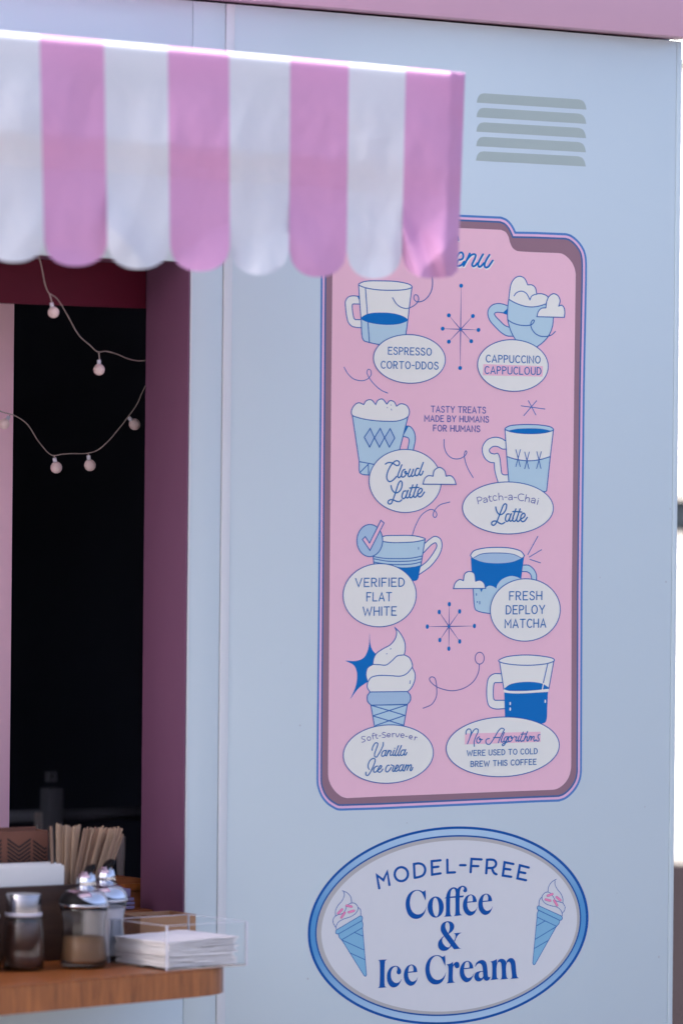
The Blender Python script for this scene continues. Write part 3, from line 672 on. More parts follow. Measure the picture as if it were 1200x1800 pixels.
def wr_d(B):
    word(B, [[(95, 330, 1), (72, 228, 1), (115, 218), (146, 235), (145, 262), (118, 280), (85, 285)], [(175, 250), (200, 232), (228, 242), (240, 300)], [(235, 265), (195, 268), (178, 292), (195, 310), (237, 288)],
      [(266, 195), (274, 240), (282, 278), (300, 288), (315, 283)], [(255, 222), (300, 212)], [(385, 205), (355, 197), (332, 218), (332, 250), (355, 274), (393, 265)], [(422, 155), (428, 268)], [(426, 222), (450, 202), (480, 208), (492, 265)],
      [(520, 222), (560, 220)], [(585, 200), (610, 186), (636, 197), (643, 265)], [(640, 227), (600, 228), (582, 248), (600, 266), (642, 245)], [(670, 225), (712, 228)], [(830, 180), (790, 168), (752, 182), (737, 220), (755, 262), (795, 280), (827, 272)],
      [(872, 180), (850, 290)], [(862, 245), (890, 225), (918, 238), (912, 300)], [(958, 247), (990, 236), (1015, 257), (1003, 325)], [(1010, 285), (970, 272), (948, 290), (962, 312), (1006, 305)], [(1063, 270), (1048, 338)], [(1070, 240), (1069, 244)]], 1.3, 'ink_lineviolet', T8)
    def sh(p): return (532+(p[0]-495)*.751, .77*p[1]+.095*p[0]-142.8)
    word(B, [[(375, 380), (385, 430), (410, 480), (445, 505), (490, 490), (530, 440), (550, 380), (550, 342), (530, 328), (500, 350), (475, 410), (440, 500), (405, 590), (375, 650), (340, 678), (312, 665), (310, 635), (340, 610), (390, 612), (430, 640), (475, 655), (522, 630)]]+[[sh(p) for p in l] for l in atte], 2.35, TX, T8)
plate(892.1, 892.9, 80.5, 46.5, wr_d, 'white oval reading Patch-a-Chai Latte')
def wr_e(B): caps(B, 'VERIFIED', (624.6, 1031.2), (710, 1030.6), 14.4, 2, TX); caps(B, 'FLAT', (644.5, 1056.4), (687.6, 1056.2), 14.6, 2, TX); caps(B, 'WHITE', (638, 1082), (696, 1081.4), 14.8, 2, TX)
plate(667, 1046.3, 65, 56.3, wr_e, 'white oval reading VERIFIED FLAT WHITE')
def wr_f(B): caps(B, 'FRESH', (895, 1054.6), (951.4, 1054), 14.4, 2, TX); caps(B, 'DEPLOY', (889.2, 1079.2), (956.4, 1078.4), 14.4, 2, TX); caps(B, 'MATCHA', (887, 1103.6), (958.4, 1102.4), 14.4, 2, TX)
plate(922.5, 1072.2, 62.2, 55.6, wr_f, 'white oval reading FRESH DEPLOY MATCHA')
def wr_g(B):
    word(B, [[(160, 197), (125, 195), (102, 215), (115, 238), (148, 247), (165, 268), (140, 290), (110, 298)], ell(232, 233, 30, 32, 20, 0)+[(262, 233)], [(325, 140), (302, 142), (297, 165), (305, 240)], [(283, 187), (325, 175)], [(348, 152), (360, 212), (372, 230), (387, 230)], [(338, 174), (375, 167)], [(408, 186), (440, 182)],
      [(520, 127), (485, 125), (466, 145), (482, 163), (512, 172), (527, 192), (505, 212), (468, 213)], [(550, 180), (608, 172), (600, 150), (575, 144), (552, 160), (550, 185), (570, 205), (605, 198)], [(645, 205), (641, 140)], [(643, 165), (660, 145), (682, 145)], [(700, 145), (728, 205), (768, 145)],
      [(792, 178), (845, 182), (840, 158), (815, 147), (792, 165), (790, 190), (810, 213), (840, 212)], [(872, 192), (905, 197)], [(937, 203), (992, 212), (988, 190), (965, 178), (942, 192), (937, 215), (955, 236), (985, 240)], [(1030, 258), (1043, 200)], [(1037, 228), (1055, 207), (1075, 212)]], 1.25, 'ink_lineviolet', T9)
    word(B, [[(288, 440), (292, 400), (320, 340), (355, 305), (385, 318), (380, 360), (355, 430), (330, 510), (338, 555), (362, 558), (400, 510), (445, 430), (480, 350), (483, 300)],
      [(520, 440), (480, 455), (457, 500), (455, 535), (480, 545), (515, 510), (535, 450)], [(540, 440), (518, 500), (525, 532), (550, 520)], [(578, 437), (560, 480), (540, 538)], [(545, 520), (578, 465), (605, 442), (620, 458), (605, 500), (610, 530), (635, 520)], [(675, 437), (655, 490), (652, 525), (670, 530), (690, 508)], [(684, 402), (685, 404)],
      [(752, 357), (712, 455), (692, 510), (702, 535), (725, 520)], [(802, 355), (760, 455), (742, 508), (752, 533), (775, 518)], [(850, 432), (812, 440), (787, 490), (787, 522), (810, 530), (845, 500), (868, 440)], [(876, 425), (852, 490), (857, 522), (875, 520), (897, 478)],
      [(235, 775), (218, 735), (222, 680), (250, 620), (298, 584), (336, 590), (340, 630), (312, 710), (275, 790), (240, 850), (208, 882), (180, 870), (180, 822)],
      [(385, 717), (362, 720), (330, 745), (312, 790), (325, 824), (355, 818), (390, 785)], [(395, 785), (440, 750), (455, 715), (436, 707), (405, 745), (388, 795), (405, 825), (440, 815), (475, 770)],
      [(590, 702), (560, 705), (527, 760), (527, 805), (550, 820), (590, 790), (622, 740)], [(625, 692), (640, 707), (668, 712), (652, 760), (645, 798), (662, 812), (685, 790)], [(690, 775), (733, 740), (745, 707), (727, 698), (698, 740), (685, 785), (705, 810), (745, 785)],
      [(820, 692), (787, 705), (762, 760), (767, 798), (790, 800), (825, 750), (842, 700)], [(846, 692), (822, 760), (828, 798), (850, 795)], [(886, 692), (870, 740), (852, 800)], [(857, 780), (893, 715), (922, 697), (925, 720), (897, 790)], [(902, 770), (938, 712), (968, 692), (976, 712), (957, 770), (962, 797), (982, 785), (1000, 740)]], 1.95, TX, T9)
plate(682.2, 1325.5, 79.8, 52.1, wr_g, 'white oval reading Soft-Serve-er Vanilla Ice cream')
def wr_h(B):
    B.fill(C1([(55, 155), (1113, 130), (1113, 272), (50, 308)]), 'ink_pink', F=T10)
    word(B, [[(68, 165), (70, 125), (95, 93), (125, 95), (140, 130), (122, 210), (88, 300)], [(125, 205), (165, 125), (205, 88), (235, 97), (238, 130), (205, 200), (182, 270), (185, 335)], [(255, 200), (225, 225), (218, 268), (237, 290), (264, 275), (276, 238), (258, 222), (258, 242), (298, 240)],
      [(395, 225), (360, 235), (345, 265), (360, 300), (395, 308), (430, 270), (480, 190), (530, 110), (570, 80), (605, 97), (590, 130), (550, 210), (520, 285)], [(455, 212), (545, 212)], [(605, 140), (572, 220), (562, 262), (578, 278), (598, 262)],
      [(655, 200), (620, 207), (602, 240), (602, 268), (622, 268), (650, 220)], [(662, 198), (635, 260), (610, 310), (587, 328), (576, 313), (600, 293), (662, 270)], [(702, 190), (675, 205), (662, 245), (677, 270), (705, 255), (718, 218), (705, 202), (702, 222), (735, 212)], [(747, 190), (757, 205), (780, 202), (767, 240), (772, 263), (790, 250)], [(817, 190), (798, 240), (803, 266), (825, 250)],
      [(870, 135), (847, 200), (832, 248), (845, 267), (868, 252)], [(932, 125), (900, 200), (877, 262)], [(885, 242), (912, 203), (930, 202), (922, 240), (928, 262), (946, 245)], [(840, 165), (915, 160)], [(966, 190), (942, 255)], [(947, 240), (972, 202), (988, 197), (977, 250)], [(982, 240), (1004, 202), (1024, 197), (1018, 240), (1027, 262), (1050, 242)], [(1105, 170), (1085, 175), (1077, 205), (1092, 230), (1090, 255), (1070, 262), (1055, 247)]], 1.85, TX, T10)
    caps(B, 'WERE USED TO COLD', (820.4, 1328.6), (943.6, 1324.9), 9.2, 1.5, TX); caps(B, 'BREW THIS COFFEE', (827, 1347.6), (941.6, 1343.6), 9.2, 1.5, TX)
plate(883, 1312.8, 100, 53.2, wr_h, 'white oval reading No Algorithms WERE USED TO COLD BREW THIS COFFEE')
A = Art(H1); LV = 'ink_lineviolet'
caps(A, 'TASTY TREATS', (757.4, 724.2), (852.8, 726.3), 10.4, 1.7, LV); caps(A, 'MADE BY HUMANS', (746, 740.5), (858.1, 742.3), 10.2, 1.7, LV); caps(A, 'FOR HUMANS', (761.3, 757.5), (842.7, 759), 10.2, 1.7, LV)
A.build('lettering', MENU)

# ------------------------------------------------------------------ oval sign
so_ = W(787, 1627)
OV = thing('oval_sign', 'blue ringed oval sign reading MODEL-FREE Coffee & Ice Cream below the menu', 'sign', (so_.x, 0, so_.z))
SL = -.053
A = Art(1e-4)
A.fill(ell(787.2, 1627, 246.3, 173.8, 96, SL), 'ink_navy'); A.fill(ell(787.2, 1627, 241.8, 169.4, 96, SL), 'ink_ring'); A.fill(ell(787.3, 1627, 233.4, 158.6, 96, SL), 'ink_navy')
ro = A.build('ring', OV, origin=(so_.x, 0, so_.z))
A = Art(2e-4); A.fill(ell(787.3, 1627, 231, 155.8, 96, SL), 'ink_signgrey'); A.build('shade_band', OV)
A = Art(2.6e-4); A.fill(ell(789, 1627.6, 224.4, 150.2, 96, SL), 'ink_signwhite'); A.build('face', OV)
A = Art(H1)
for F, L in ((T5, [[(130, 572, 1), (97, 387, 1), (188, 458, 1), (243, 338, 1), (273, 525, 1)], [(*p, 1) for p in ell(440, 373, 93, 98, 40, 0)+[(533, 373)]], [(628, 425, 1), (617, 230, 1), (690, 222), (745, 243), (774, 295), (768, 350), (740, 390), (690, 412), (628, 425, 1)],
                  [(990, 178, 1), (866, 190, 1), (872, 380, 1), (990, 362, 1)], [(870, 278, 1), (960, 268, 1)], [(1085, 170, 1), (1088, 352, 1), (1192, 347, 1)]]),
             (T6, [[(145, 247, 1), (220, 247, 1)], [(445, 166, 1), (305, 158, 1), (293, 346, 1)], [(300, 258, 1), (400, 260, 1)], [(512, 360, 1), (525, 170, 1), (575, 168), (625, 178), (650, 215), (642, 255), (605, 283), (520, 285, 1)], [(592, 290), (605, 325), (622, 355), (655, 375)],
                   [(893, 230, 1), (770, 205, 1), (745, 392, 1), (862, 410, 1)], [(757, 295, 1), (850, 308, 1)], [(1108, 280, 1), (985, 248, 1), (950, 432, 1), (1070, 458, 1)], [(968, 340, 1), (1060, 358, 1)]])):
    for pl in L: A.stroke(pl, 4.2, 'ink_navy', F=F)
A.build('lettering', OV)
A = Art(H1+1e-4)
C_ = [(315, 95, 1), (320, 160), (318, 224, 1), (300, 185), (275, 135), (245, 110), (213, 104), (180, 120), (150, 160), (136, 215), (134, 262), (145, 315), (170, 357), (205, 379), (240, 382), (280, 365), (310, 330), (328, 288, 1), (318, 335), (295, 385), (260, 420), (210, 435), (160, 425), (115, 385), (90, 320), (83, 260), (92, 200), (120, 145), (160, 110), (215, 95), (255, 100), (285, 114), (302, 108)]
e_ = [(916, 236, 1), (910, 200), (888, 165), (850, 148), (800, 165), (765, 215), (753, 280), (765, 340), (795, 380), (835, 398), (880, 380), (910, 335), (925, 288, 1), (905, 325), (880, 343), (850, 348), (822, 325), (808, 290), (804, 246, 1)]
eh = [(806, 233, 1), (815, 185), (835, 160), (855, 160), (868, 190), (868, 228, 1)]
def fl(P, holes=(), F=T1): A.fill(P, 'ink_navy', holes=holes, F=F)
fl(C_); fl([(*p, 1) for p in ell(435, 296, 95, 124, 40, 0)], [[(*p, 1) for p in [(436+37*math.cos(t)+6*math.sin(t), 297+111*math.sin(t)) for t in [2*math.pi*i/32 for i in range(32)]]]])
fl([(532, 410, 1), (548, 395), (554, 360), (556, 200), (560, 160), (575, 118), (605, 80), (645, 64), (680, 74), (700, 95, 1), (690, 150, 1), (668, 178, 1), (668, 120), (655, 84), (635, 84), (614, 110), (607, 160), (605, 200), (606, 370), (612, 392), (628, 405, 1)])
fl([(645, 403, 1), (660, 388), (666, 350), (668, 150), (675, 110), (695, 75), (725, 52), (755, 46), (785, 58), (802, 85), (800, 112), (780, 124), (762, 115), (757, 100), (768, 85), (763, 66), (748, 60), (732, 75), (720, 110), (717, 160), (717, 350), (724, 378), (745, 392, 1)])
fl([(535, 195, 1), (560, 178, 1), (600, 174, 1), (765, 160, 1), (757, 182, 1), (600, 190, 1)])
fl(e_, [eh]); sh2 = lambda P, dx, dy: [(p[0]+dx, p[1]+dy)+tuple(p[2:]) for p in P]
fl(sh2(e_, 180, -9), [sh2(eh, 180, -9)])
fl([(408, 390), (420, 320), (460, 265), (520, 238), (580, 232), (650, 255), (690, 310), (692, 370), (665, 425), (620, 470), (578, 500, 1), (690, 650), (780, 770), (812, 800), (848, 808, 1), (690, 825, 1), (620, 735), (480, 550), (440, 490), (415, 440)], [[(505, 320), (520, 268), (550, 252), (580, 275), (598, 340), (592, 420), (568, 482, 1), (535, 430), (512, 375)]], T4)
fl([(470, 542, 1), (410, 600), (365, 660), (352, 720), (365, 790), (410, 840), (480, 858), (550, 840), (600, 795), (640, 752, 1), (612, 735, 1), (598, 772), (560, 783), (515, 765), (465, 710), (440, 650), (445, 600), (476, 556, 1)], (), T4)
fl([(680, 487, 1), (850, 470, 1), (790, 510), (740, 580), (706, 665, 1), (690, 640, 1), (715, 590), (724, 540), (710, 505)], (), T4)
fl([(78, 235, 1), (212, 228, 1), (190, 245), (182, 270), (178, 600), (185, 635), (210, 648, 1), (75, 658, 1), (98, 635), (103, 600), (105, 280), (98, 250)], (), T2)
fl([(436, 513, 1), (415, 570), (380, 620), (325, 648), (270, 635), (225, 575), (212, 490), (225, 410), (265, 350), (320, 325), (375, 330), (415, 370), (427, 410), (415, 440), (390, 453), (365, 440), (358, 410), (370, 378), (366, 348), (345, 335), (305, 355), (280, 400), (272, 470), (285, 530), (320, 570), (355, 582), (400, 565)], (), T2)
tf = lambda P, x0, y0, kx, ky, X, Y: [((p[0]-x0)*kx+X, (p[1]-y0)*ky+Y)+tuple(p[2:]) for p in P]
fl(tf(e_, 915, 235, 1.25, 1.286, 668, 415), [tf(eh, 915, 235, 1.25, 1.286, 668, 415)], T2)
fl(tf(C_, 315, 95, 1.27, 1.3, 1085, 162), (), T2)
fl([(38, 303, 1), (95, 288), (135, 262, 1), (137, 310, 1), (155, 280), (190, 262), (220, 275), (232, 310), (225, 345), (195, 360), (165, 345), (158, 322), (148, 318), (136, 345), (133, 400), (132, 530), (140, 560), (168, 575, 1), (35, 588, 1), (58, 565), (62, 540), (64, 340), (55, 315)], (), T3)
fl(tf(e_, 915, 235, 1.25, 1.286, 438, 360), [tf(eh, 915, 235, 1.25, 1.286, 438, 360)], T3)
fl([(463, 343, 1), (485, 280), (530, 245), (580, 235), (625, 260), (645, 320), (655, 400), (662, 480), (675, 495), (695, 483, 1), (690, 515), (660, 545), (630, 548), (605, 530), (592, 508, 1), (570, 540), (515, 558), (470, 535), (455, 480), (475, 430), (530, 405), (583, 400, 1), (577, 340), (560, 300), (530, 287), (500, 300), (480, 325)], [[(584, 411, 1), (548, 417), (525, 445), (524, 480), (545, 508), (573, 505), (591, 478, 1)]], T3)
fl([(693, 262, 1), (745, 245), (795, 222, 1), (796, 285, 1), (815, 240), (850, 218), (895, 222), (930, 255), (938, 285, 1), (950, 240), (985, 210), (1030, 210), (1065, 250), (1078, 320), (1088, 440), (1100, 490), (1128, 510, 1), (995, 520, 1), (1018, 505), (1022, 480), (1010, 350), (1000, 290), (975, 262), (950, 275), (936, 310), (935, 450), (945, 500), (965, 520, 1), (843, 530, 1), (862, 515), (868, 490), (865, 330), (855, 280), (835, 262), (810, 275), (794, 320), (790, 450), (797, 505), (820, 523, 1), (693, 540, 1), (715, 520), (722, 490), (722, 300), (715, 272)], (), T3)
A.build('lettering', OV)
def cone(F, lines, collar, body, bl, spr):
    A = Art(H1); LC = 'ink_line'
    A.fill(body, 'ink_cone', F=F); A.stroke(body, 1.2, LC, F=F, closed=True)
    for l in bl: A.stroke(l, 1.3, LC, F=F)
    A.fill(collar, 'ink_cone', F=F); A.stroke(collar, 1.2, LC, F=F, closed=True)
    for l in lines: A.stroke(l, 1.1, LC, F=F)
    for l in spr: A.stroke(l, 4.2, 'ink_rosedark', F=F)
    for l in spr: A.stroke(l, 2.9, 'ink_rose', F=F)
    return A.build('cone_drawing', OV)
cone(T15, [[(298, 242), (380, 280), (440, 350), (452, 450)], [(320, 250), (332, 310), (300, 400), (220, 500), (185, 580), (185, 660)], [(150+35, 665), (240, 640), (300, 625), (345, 570), (380, 490), (440, 452), (500, 452), (550, 500), (560, 545), (520, 620), (440, 675), (310, 720), (230, 770), (195, 840), (198, 880)], [(190, 660), (150, 710), (145, 770), (185, 850)], [(560, 520), (600, 560), (605, 660)]],
     [(195, 900, 1), (190, 950), (215, 965), (240, 960, 1), (625, 740, 1), (635, 700), (620, 668), (595, 662, 1)], [(232, 965, 1), (250, 1025), (290, 1065, 1), (655, 1650, 1), (680, 1670), (700, 1645, 1), (635, 860, 1), (642, 810), (625, 742, 1)],
     [[(290, 1060), (635, 860)], [(500, 937), (640, 1000)], [(290, 1065), (655, 1230)], [(425, 1280), (670, 1390)]], [[(370, 492), (450, 508)], [(230, 620), (295, 555)], [(405, 602), (490, 578)], [(285, 690), (335, 610)]])
cone(T16, [[(605, 57), (520, 110), (465, 190), (447, 295)], [(580, 85), (580, 160), (620, 240), (690, 330), (725, 420), (725, 500)], [(725, 500), (660, 480), (590, 455), (555, 400), (500, 320), (440, 297), (380, 320), (338, 385), (350, 450), (410, 515), (520, 555), (620, 580), (690, 640), (712, 700), (712, 740)], [(725, 500), (765, 570), (755, 640), (715, 690)], [(335, 390), (290, 450), (280, 550)]],
     [(275, 550, 1), (250, 575), (250, 612), (272, 632, 1), (660, 820, 1), (698, 818), (715, 785), (705, 745, 1)], [(270, 635, 1), (247, 700), (245, 765, 1), (165, 1620, 1), (182, 1652), (205, 1645, 1), (605, 935, 1), (655, 880), (668, 825, 1)],
     [[(250, 765), (608, 935)], [(395, 835), (238, 925)], [(608, 938), (215, 1175)], [(465, 1190), (200, 1345)]], [[(445, 365), (530, 335)], [(610, 390), (680, 450)], [(405, 435), (490, 458)], [(565, 455), (620, 545)]])

# ------------------------------------------------------------------ awning
AH = .70
at = W(400, 95, AH)
AW = thing('awning', 'pink and white striped scalloped awning over the serving window', 'awning', (at.x, 0, at.z))
XT_ = [-720, -607, -494, -381, -268, -155, -43, 70, 183, 295, 403, 510, 613, 713, 817]
XB_ = [-682, -572, -462, -350, -240, -130, -27, 78, 189, 299, 404, 508, 609, 706, 806]
VAL = lambda x: 424+ (x-78)*.0335           # valley line of the scallops
def ytop(x): return 55.5+(128-55.5)*x/817.0
def sstep(a, b, x):
    t = max(0, min(1, (x-a)/(b-a))); return t*t*(3-2*t)
NSTR = 14
BOT = {9: 489, 8: 490, 7: 487, 6: 483, 5: 477, 4: 473, 3: 468, 2: 461}
TIP = [.03, .03, .009, .03, .022, .04, .035, .012, .03, .05]
for k in range(-4, 10):
    b = bmesh.new(); nu, nv = 22, 64; grid = []
    bot = BOT.get(k, 457+k*2)
    for j in range(nv+1):
        row = []
        for i in range(nu+1):
            s = i/nu; t = j/nv
            xt = XT_[k+4]+(XT_[k+5]-XT_[k+4])*s; xb = XB_[k+4]+(XB_[k+5]-XB_[k+4])*s
            if k == 9: xb = 706+(804-706)*s
            c = abs(2*s-1); yv = VAL(xb)
            yb = yv+(bot-yv)*math.sqrt(max(0, 1-c**2.25))
            if k == 9 and s > .55:      # ragged free corner of the last scallop
                yb = 489-6*((s-.55)/.45)**2-(5 if s > .93 else 0)
            yt = ytop(xt)
            y = yt+(yb-yt)*t; tb = (y-yt)/(yv-yt)
            x = xt+(xb-xt)*min(1, (y-yt)/(yb-yt+1e-6)) if yb > yt else xt
            X = x/100.0
            # the cloth: softly hollow, with a storage crease and tips that curl outwards
            cz = .615+.006*X+.004*math.sin(X*2.3)
            fade = 1-.75*sstep(4.5, 7.5, X)
            d = .012*sstep(0, cz, tb)-.016*sstep(cz-.16, cz, tb)*fade+.008*sstep(cz+.03, 1.0, tb)
            d -= .0030*sstep(cz-.004, cz+.012, tb)*fade
            d += .020*noise.noise(Vector((X*.55, tb*1.1, 3.1)))*sstep(.02, .4, tb)
            d += .0045*noise.noise(Vector((X*2.6+tb*1.5, tb*2.6, 8.8)))*sstep(.1, .5, tb)
            d += .0012*noise.noise(Vector((X*6, tb*14, 2.2)))*sstep(.05, .3, tb)
            # tips: each scallop is flicked out across its own slanted fold line
            ln = tb-(1.02+.10*math.sin(k*2.6)+(s-.5)*(.34*math.sin(k*1.9+.6)))
            d += TIP[max(0, k)]*max(0, min(1, (ln+.10)/.22))**1.4*(1-.35*c)
            if k == 9:
                fs = sstep(.76, .80, s); d -= .046*fs*(s-.76)/.24
                d += .012*fs*noise.noise(Vector((s*9, tb*9, 1.7)))
                d += .010*sstep(.7, .95, t)*math.sin((s*1.2-t*1.6)*9)
            # the rounded top edge over the front bar
            ed = (y-yt)
            if ed < 17: d -= .015*(1-math.sqrt(max(0, 1-((17-ed)/17)**2)))
            p = W(x, y, AH+d); row.append(b.verts.new(p))
        grid.append(row)
    for j in range(nv):
        for i in range(nu): b.faces.new((grid[j][i], grid[j+1][i], grid[j+1][i+1], grid[j][i+1]))
    # top sheet running back to the wall
    tr = grid[0]; zz = at.z
    back = [b.verts.new((v.co.x, -.002, v.co.z+.02)) for v in tr]; mid = [b.verts.new((v.co.x, -.35, v.co.z+.004)) for v in tr]
    for i in range(nu):
        b.faces.new((tr[i+1], tr[i], mid[i], mid[i+1])) if False else b.faces.new((tr[i], tr[i+1], mid[i+1], mid[i]))
        b.faces.new((mid[i], mid[i+1], back[i+1], back[i]))
    obj('canopy_panel', b, 'cloth_pink' if k % 2 == 1 else 'cloth_white', AW, smooth=True)
# side valance at the right end
pe = [W(812, 130, AH-.03), W(803, 300, AH-.035)]
b = bmesh.new(); n = 24; xe = W(811, 200, AH-.03).x+.002; zt = W(815, 129, AH-.02).z; zb = zt-.17
rows = []
for j in range(13):
    rows.append([b.verts.new((xe-.004*j/12+.004*math.sin(i*1.3+j*.3), -AH+.045+(AH-.06)*i/n, zt-(zt-zb)*j/12*(.9+.1*abs(math.sin(i*math.pi/6))))) for i in range(n+1)])
for j in range(12):
    for i in range(n): b.faces.new((rows[j][i], rows[j+1][i], rows[j+1][i+1], rows[j][i+1]))
obj('side_valance', b, 'cloth_pink', AW, smooth=True)
obj('front_bar', boxbm(-1.62, xe-.05, -AH+.026, -AH+.050, zt-.040, zt-.016, .002), 'frame_metal', AW)
for xx in (xe-.075, -1.5):
    obj('frame_arm', boxbm(xx-.012, xx+.012, -AH+.053, -.003, zt-.036, zt-.012, .002), 'frame_metal', AW)

# ------------------------------------------------------------------ fairy lights
def bulb_proto(parent, p, top, r, tilt=0):
    """frosted round bulb hanging from point top to centre p"""
    p = Vector(p); top = Vector(top)
    b = lathe([(0, -r), (r*.5, -r*.87), (r*.87, -r*.5), (r, 0), (r*.9, r*.45), (r*.62, r*.8), (r*.36, r*.97), (0, r*.97)], (0, 0, 0), 20)
    d = (top-p).normalized(); rot = Vector((0, 0, 1)).rotation_difference(d).to_matrix()
    bmesh.ops.rotate(b, cent=(0, 0, 0), matrix=rot, verts=b.verts[:]); bmesh.ops.translate(b, vec=p, verts=b.verts[:])
    o = obj('bulb', b, 'bulb', parent, origin=p, smooth=True)
    s = tube([p+d*r*.85, p+d*r*1.7], r*.36, 10); obj('socket', s, 'white_ring', o, origin=p, smooth=True)
    s = tube([p+d*r*1.5, p*.4+top*.6+Vector((.001, 0, 0)), top], r*.13, 6); obj('lead', s, 'wire', o, origin=p, smooth=True)
def lights(name, label, pts, hs, bulbs, grp):
    n = len(pts); P = []
    sm = cr([(p[0], p[1]) for p in pts], False, 8)
    for i, p in enumerate(sm): P.append(W(p[0], p[1], hs[0]+(hs[1]-hs[0])*i/(len(sm)-1)))
    T = thing(name, label, 'fairy lights', P[0])
    # two wires twisted round each other
    L = 0; acc = [0]
    for a, c in zip(P, P[1:]): L += (c-a).length; acc.append(L)
    dense = []
    m = int(L/.0011)
    for q in range(m+1):
        t = L*q/m; i = max(j for j in range(len(acc)) if acc[j] <= t+1e-9); i = min(i, len(P)-2)
        dense.append(P[i].lerp(P[i+1], (t-acc[i])/max(1e-9, acc[i+1]-acc[i])))
    for ph in (0, math.pi):
        tw = [p+Vector((math.cos(k*1.2+ph)*.00075, math.sin(k*1.2+ph)*.0006, math.sin(k*1.2+ph)*.00075)) for k, p in enumerate(dense)]
        obj('wire', tube(tw, .00055, 4), 'wire', T, smooth=True)
    for (bx, by, tx, ty, r, hh) in bulbs:
        c = W(bx, by, hh); bulb_proto(T, c, W(tx, ty, hh), r*depth(c)/FPX)
    return T
lights('fairy_lights', 'string of two frosted bulbs slung from under the window top', [(68, 446), (74, 470), (80, 500), (86, 514), (100, 524), (118, 552), (140, 590), (158, 606), (172, 618), (186, 617), (205, 622), (225, 630), (243, 634), (256, 633), (270, 628)], (-.03, -.135),
       [(94.5, 549, 87, 515, 10.3, -.05), (174.5, 650, 174, 619, 10.3, -.10)], None)
lights('fairy_lights', 'sagging string of frosted bulbs hung deeper inside the window', [(-25, 700), (0, 722), (28, 731), (48, 745), (70, 778), (92, 800), (110, 798), (128, 797), (150, 797), (170, 792), (190, 776), (208, 755), (225, 733), (240, 712), (250, 690), (262, 668), (280, 640)], (-.27, -.27),
       [(99.5, 822, 95, 800, 10.5, -.27), (158.5, 818, 155, 797, 10.5, -.27), (237, 746, 226, 733, 10.5, -.27), (8, 745, 18, 730, 9.5, -.27)], None)

# ------------------------------------------------------------------ things on the shelf
def stand(x, y): return CT(x, y, ZC)
# cocoa shakers
def shaker(px, py, r, label, grp='lidded glass shakers at the left of the shelf'):
    c = stand(px, py); T = thing('glass_shaker', label, 'shaker', c, grp); c = Vector((c.x, c.y, c.z))
    h = r*2.72
    prof = [(0, .0015), (r*.97, .0015), (r*1.04, r*.12), (r*1.03, r*.8), (r*1.0, r*1.5), (r*.95, r*2.2), (r*.88, r*2.6), (r*.86, h)]
    inn = [(r*.82, h), (r*.84, r*2.55), (r*.90, r*2.2), (r*.955, r*1.5), (r*.99, r*.8), (r*1.0, r*.18), (0, r*.12)]
    obj('glass_body', lathe(prof+inn, c, 48), 'glass', T, smooth=True)
    obj('cocoa_fill', lathe([(0, r*.14), (r*.985, r*.2), (r*.975, r*.8), (r*.94, r*1.5), (r*.885, r*2.2), (r*.83, r*2.4), (0, r*2.36)], c, 40), 'cocoa', T, smooth=True)
    obj('collar', lathe([(r*.84, h-.001), (r*.92, h-.001), (r*.93, h+r*.08), (r*.92, h+r*.14), (r*.84, h+r*.14)], c, 40), 'white_ring', T, smooth=True)
    auto(obj('steel_lid', lathe([(r*.85, h+r*.15), (r*.88, h+r*.15), (r*.885, h+r*1.0), (r*.86, h+r*1.06), (r*.6, h+r*1.05), (0, h+r*1.04)], c, 48), 'steel', T), 50)
    return T
shaker(41, 1705, .0295, 'glass shaker of dark cocoa with a flat steel lid, left of the sugar dispensers')
def copy_tree(o, dv, parent=None):
    c = o.copy(); COL.objects.link(c)
    if parent: c.parent = parent
    else: c.location = Vector(o.location)+dv
    for ch in list(o.children): copy_tree(ch, dv, c)
    return c
s2 = copy_tree([o for o in bpy.data.objects if o.name == 'glass_shaker'][0], Vector((-.0715, .002, 0)))
s2['label'] = 'glass shaker barely showing at the extreme left edge of the shelf'
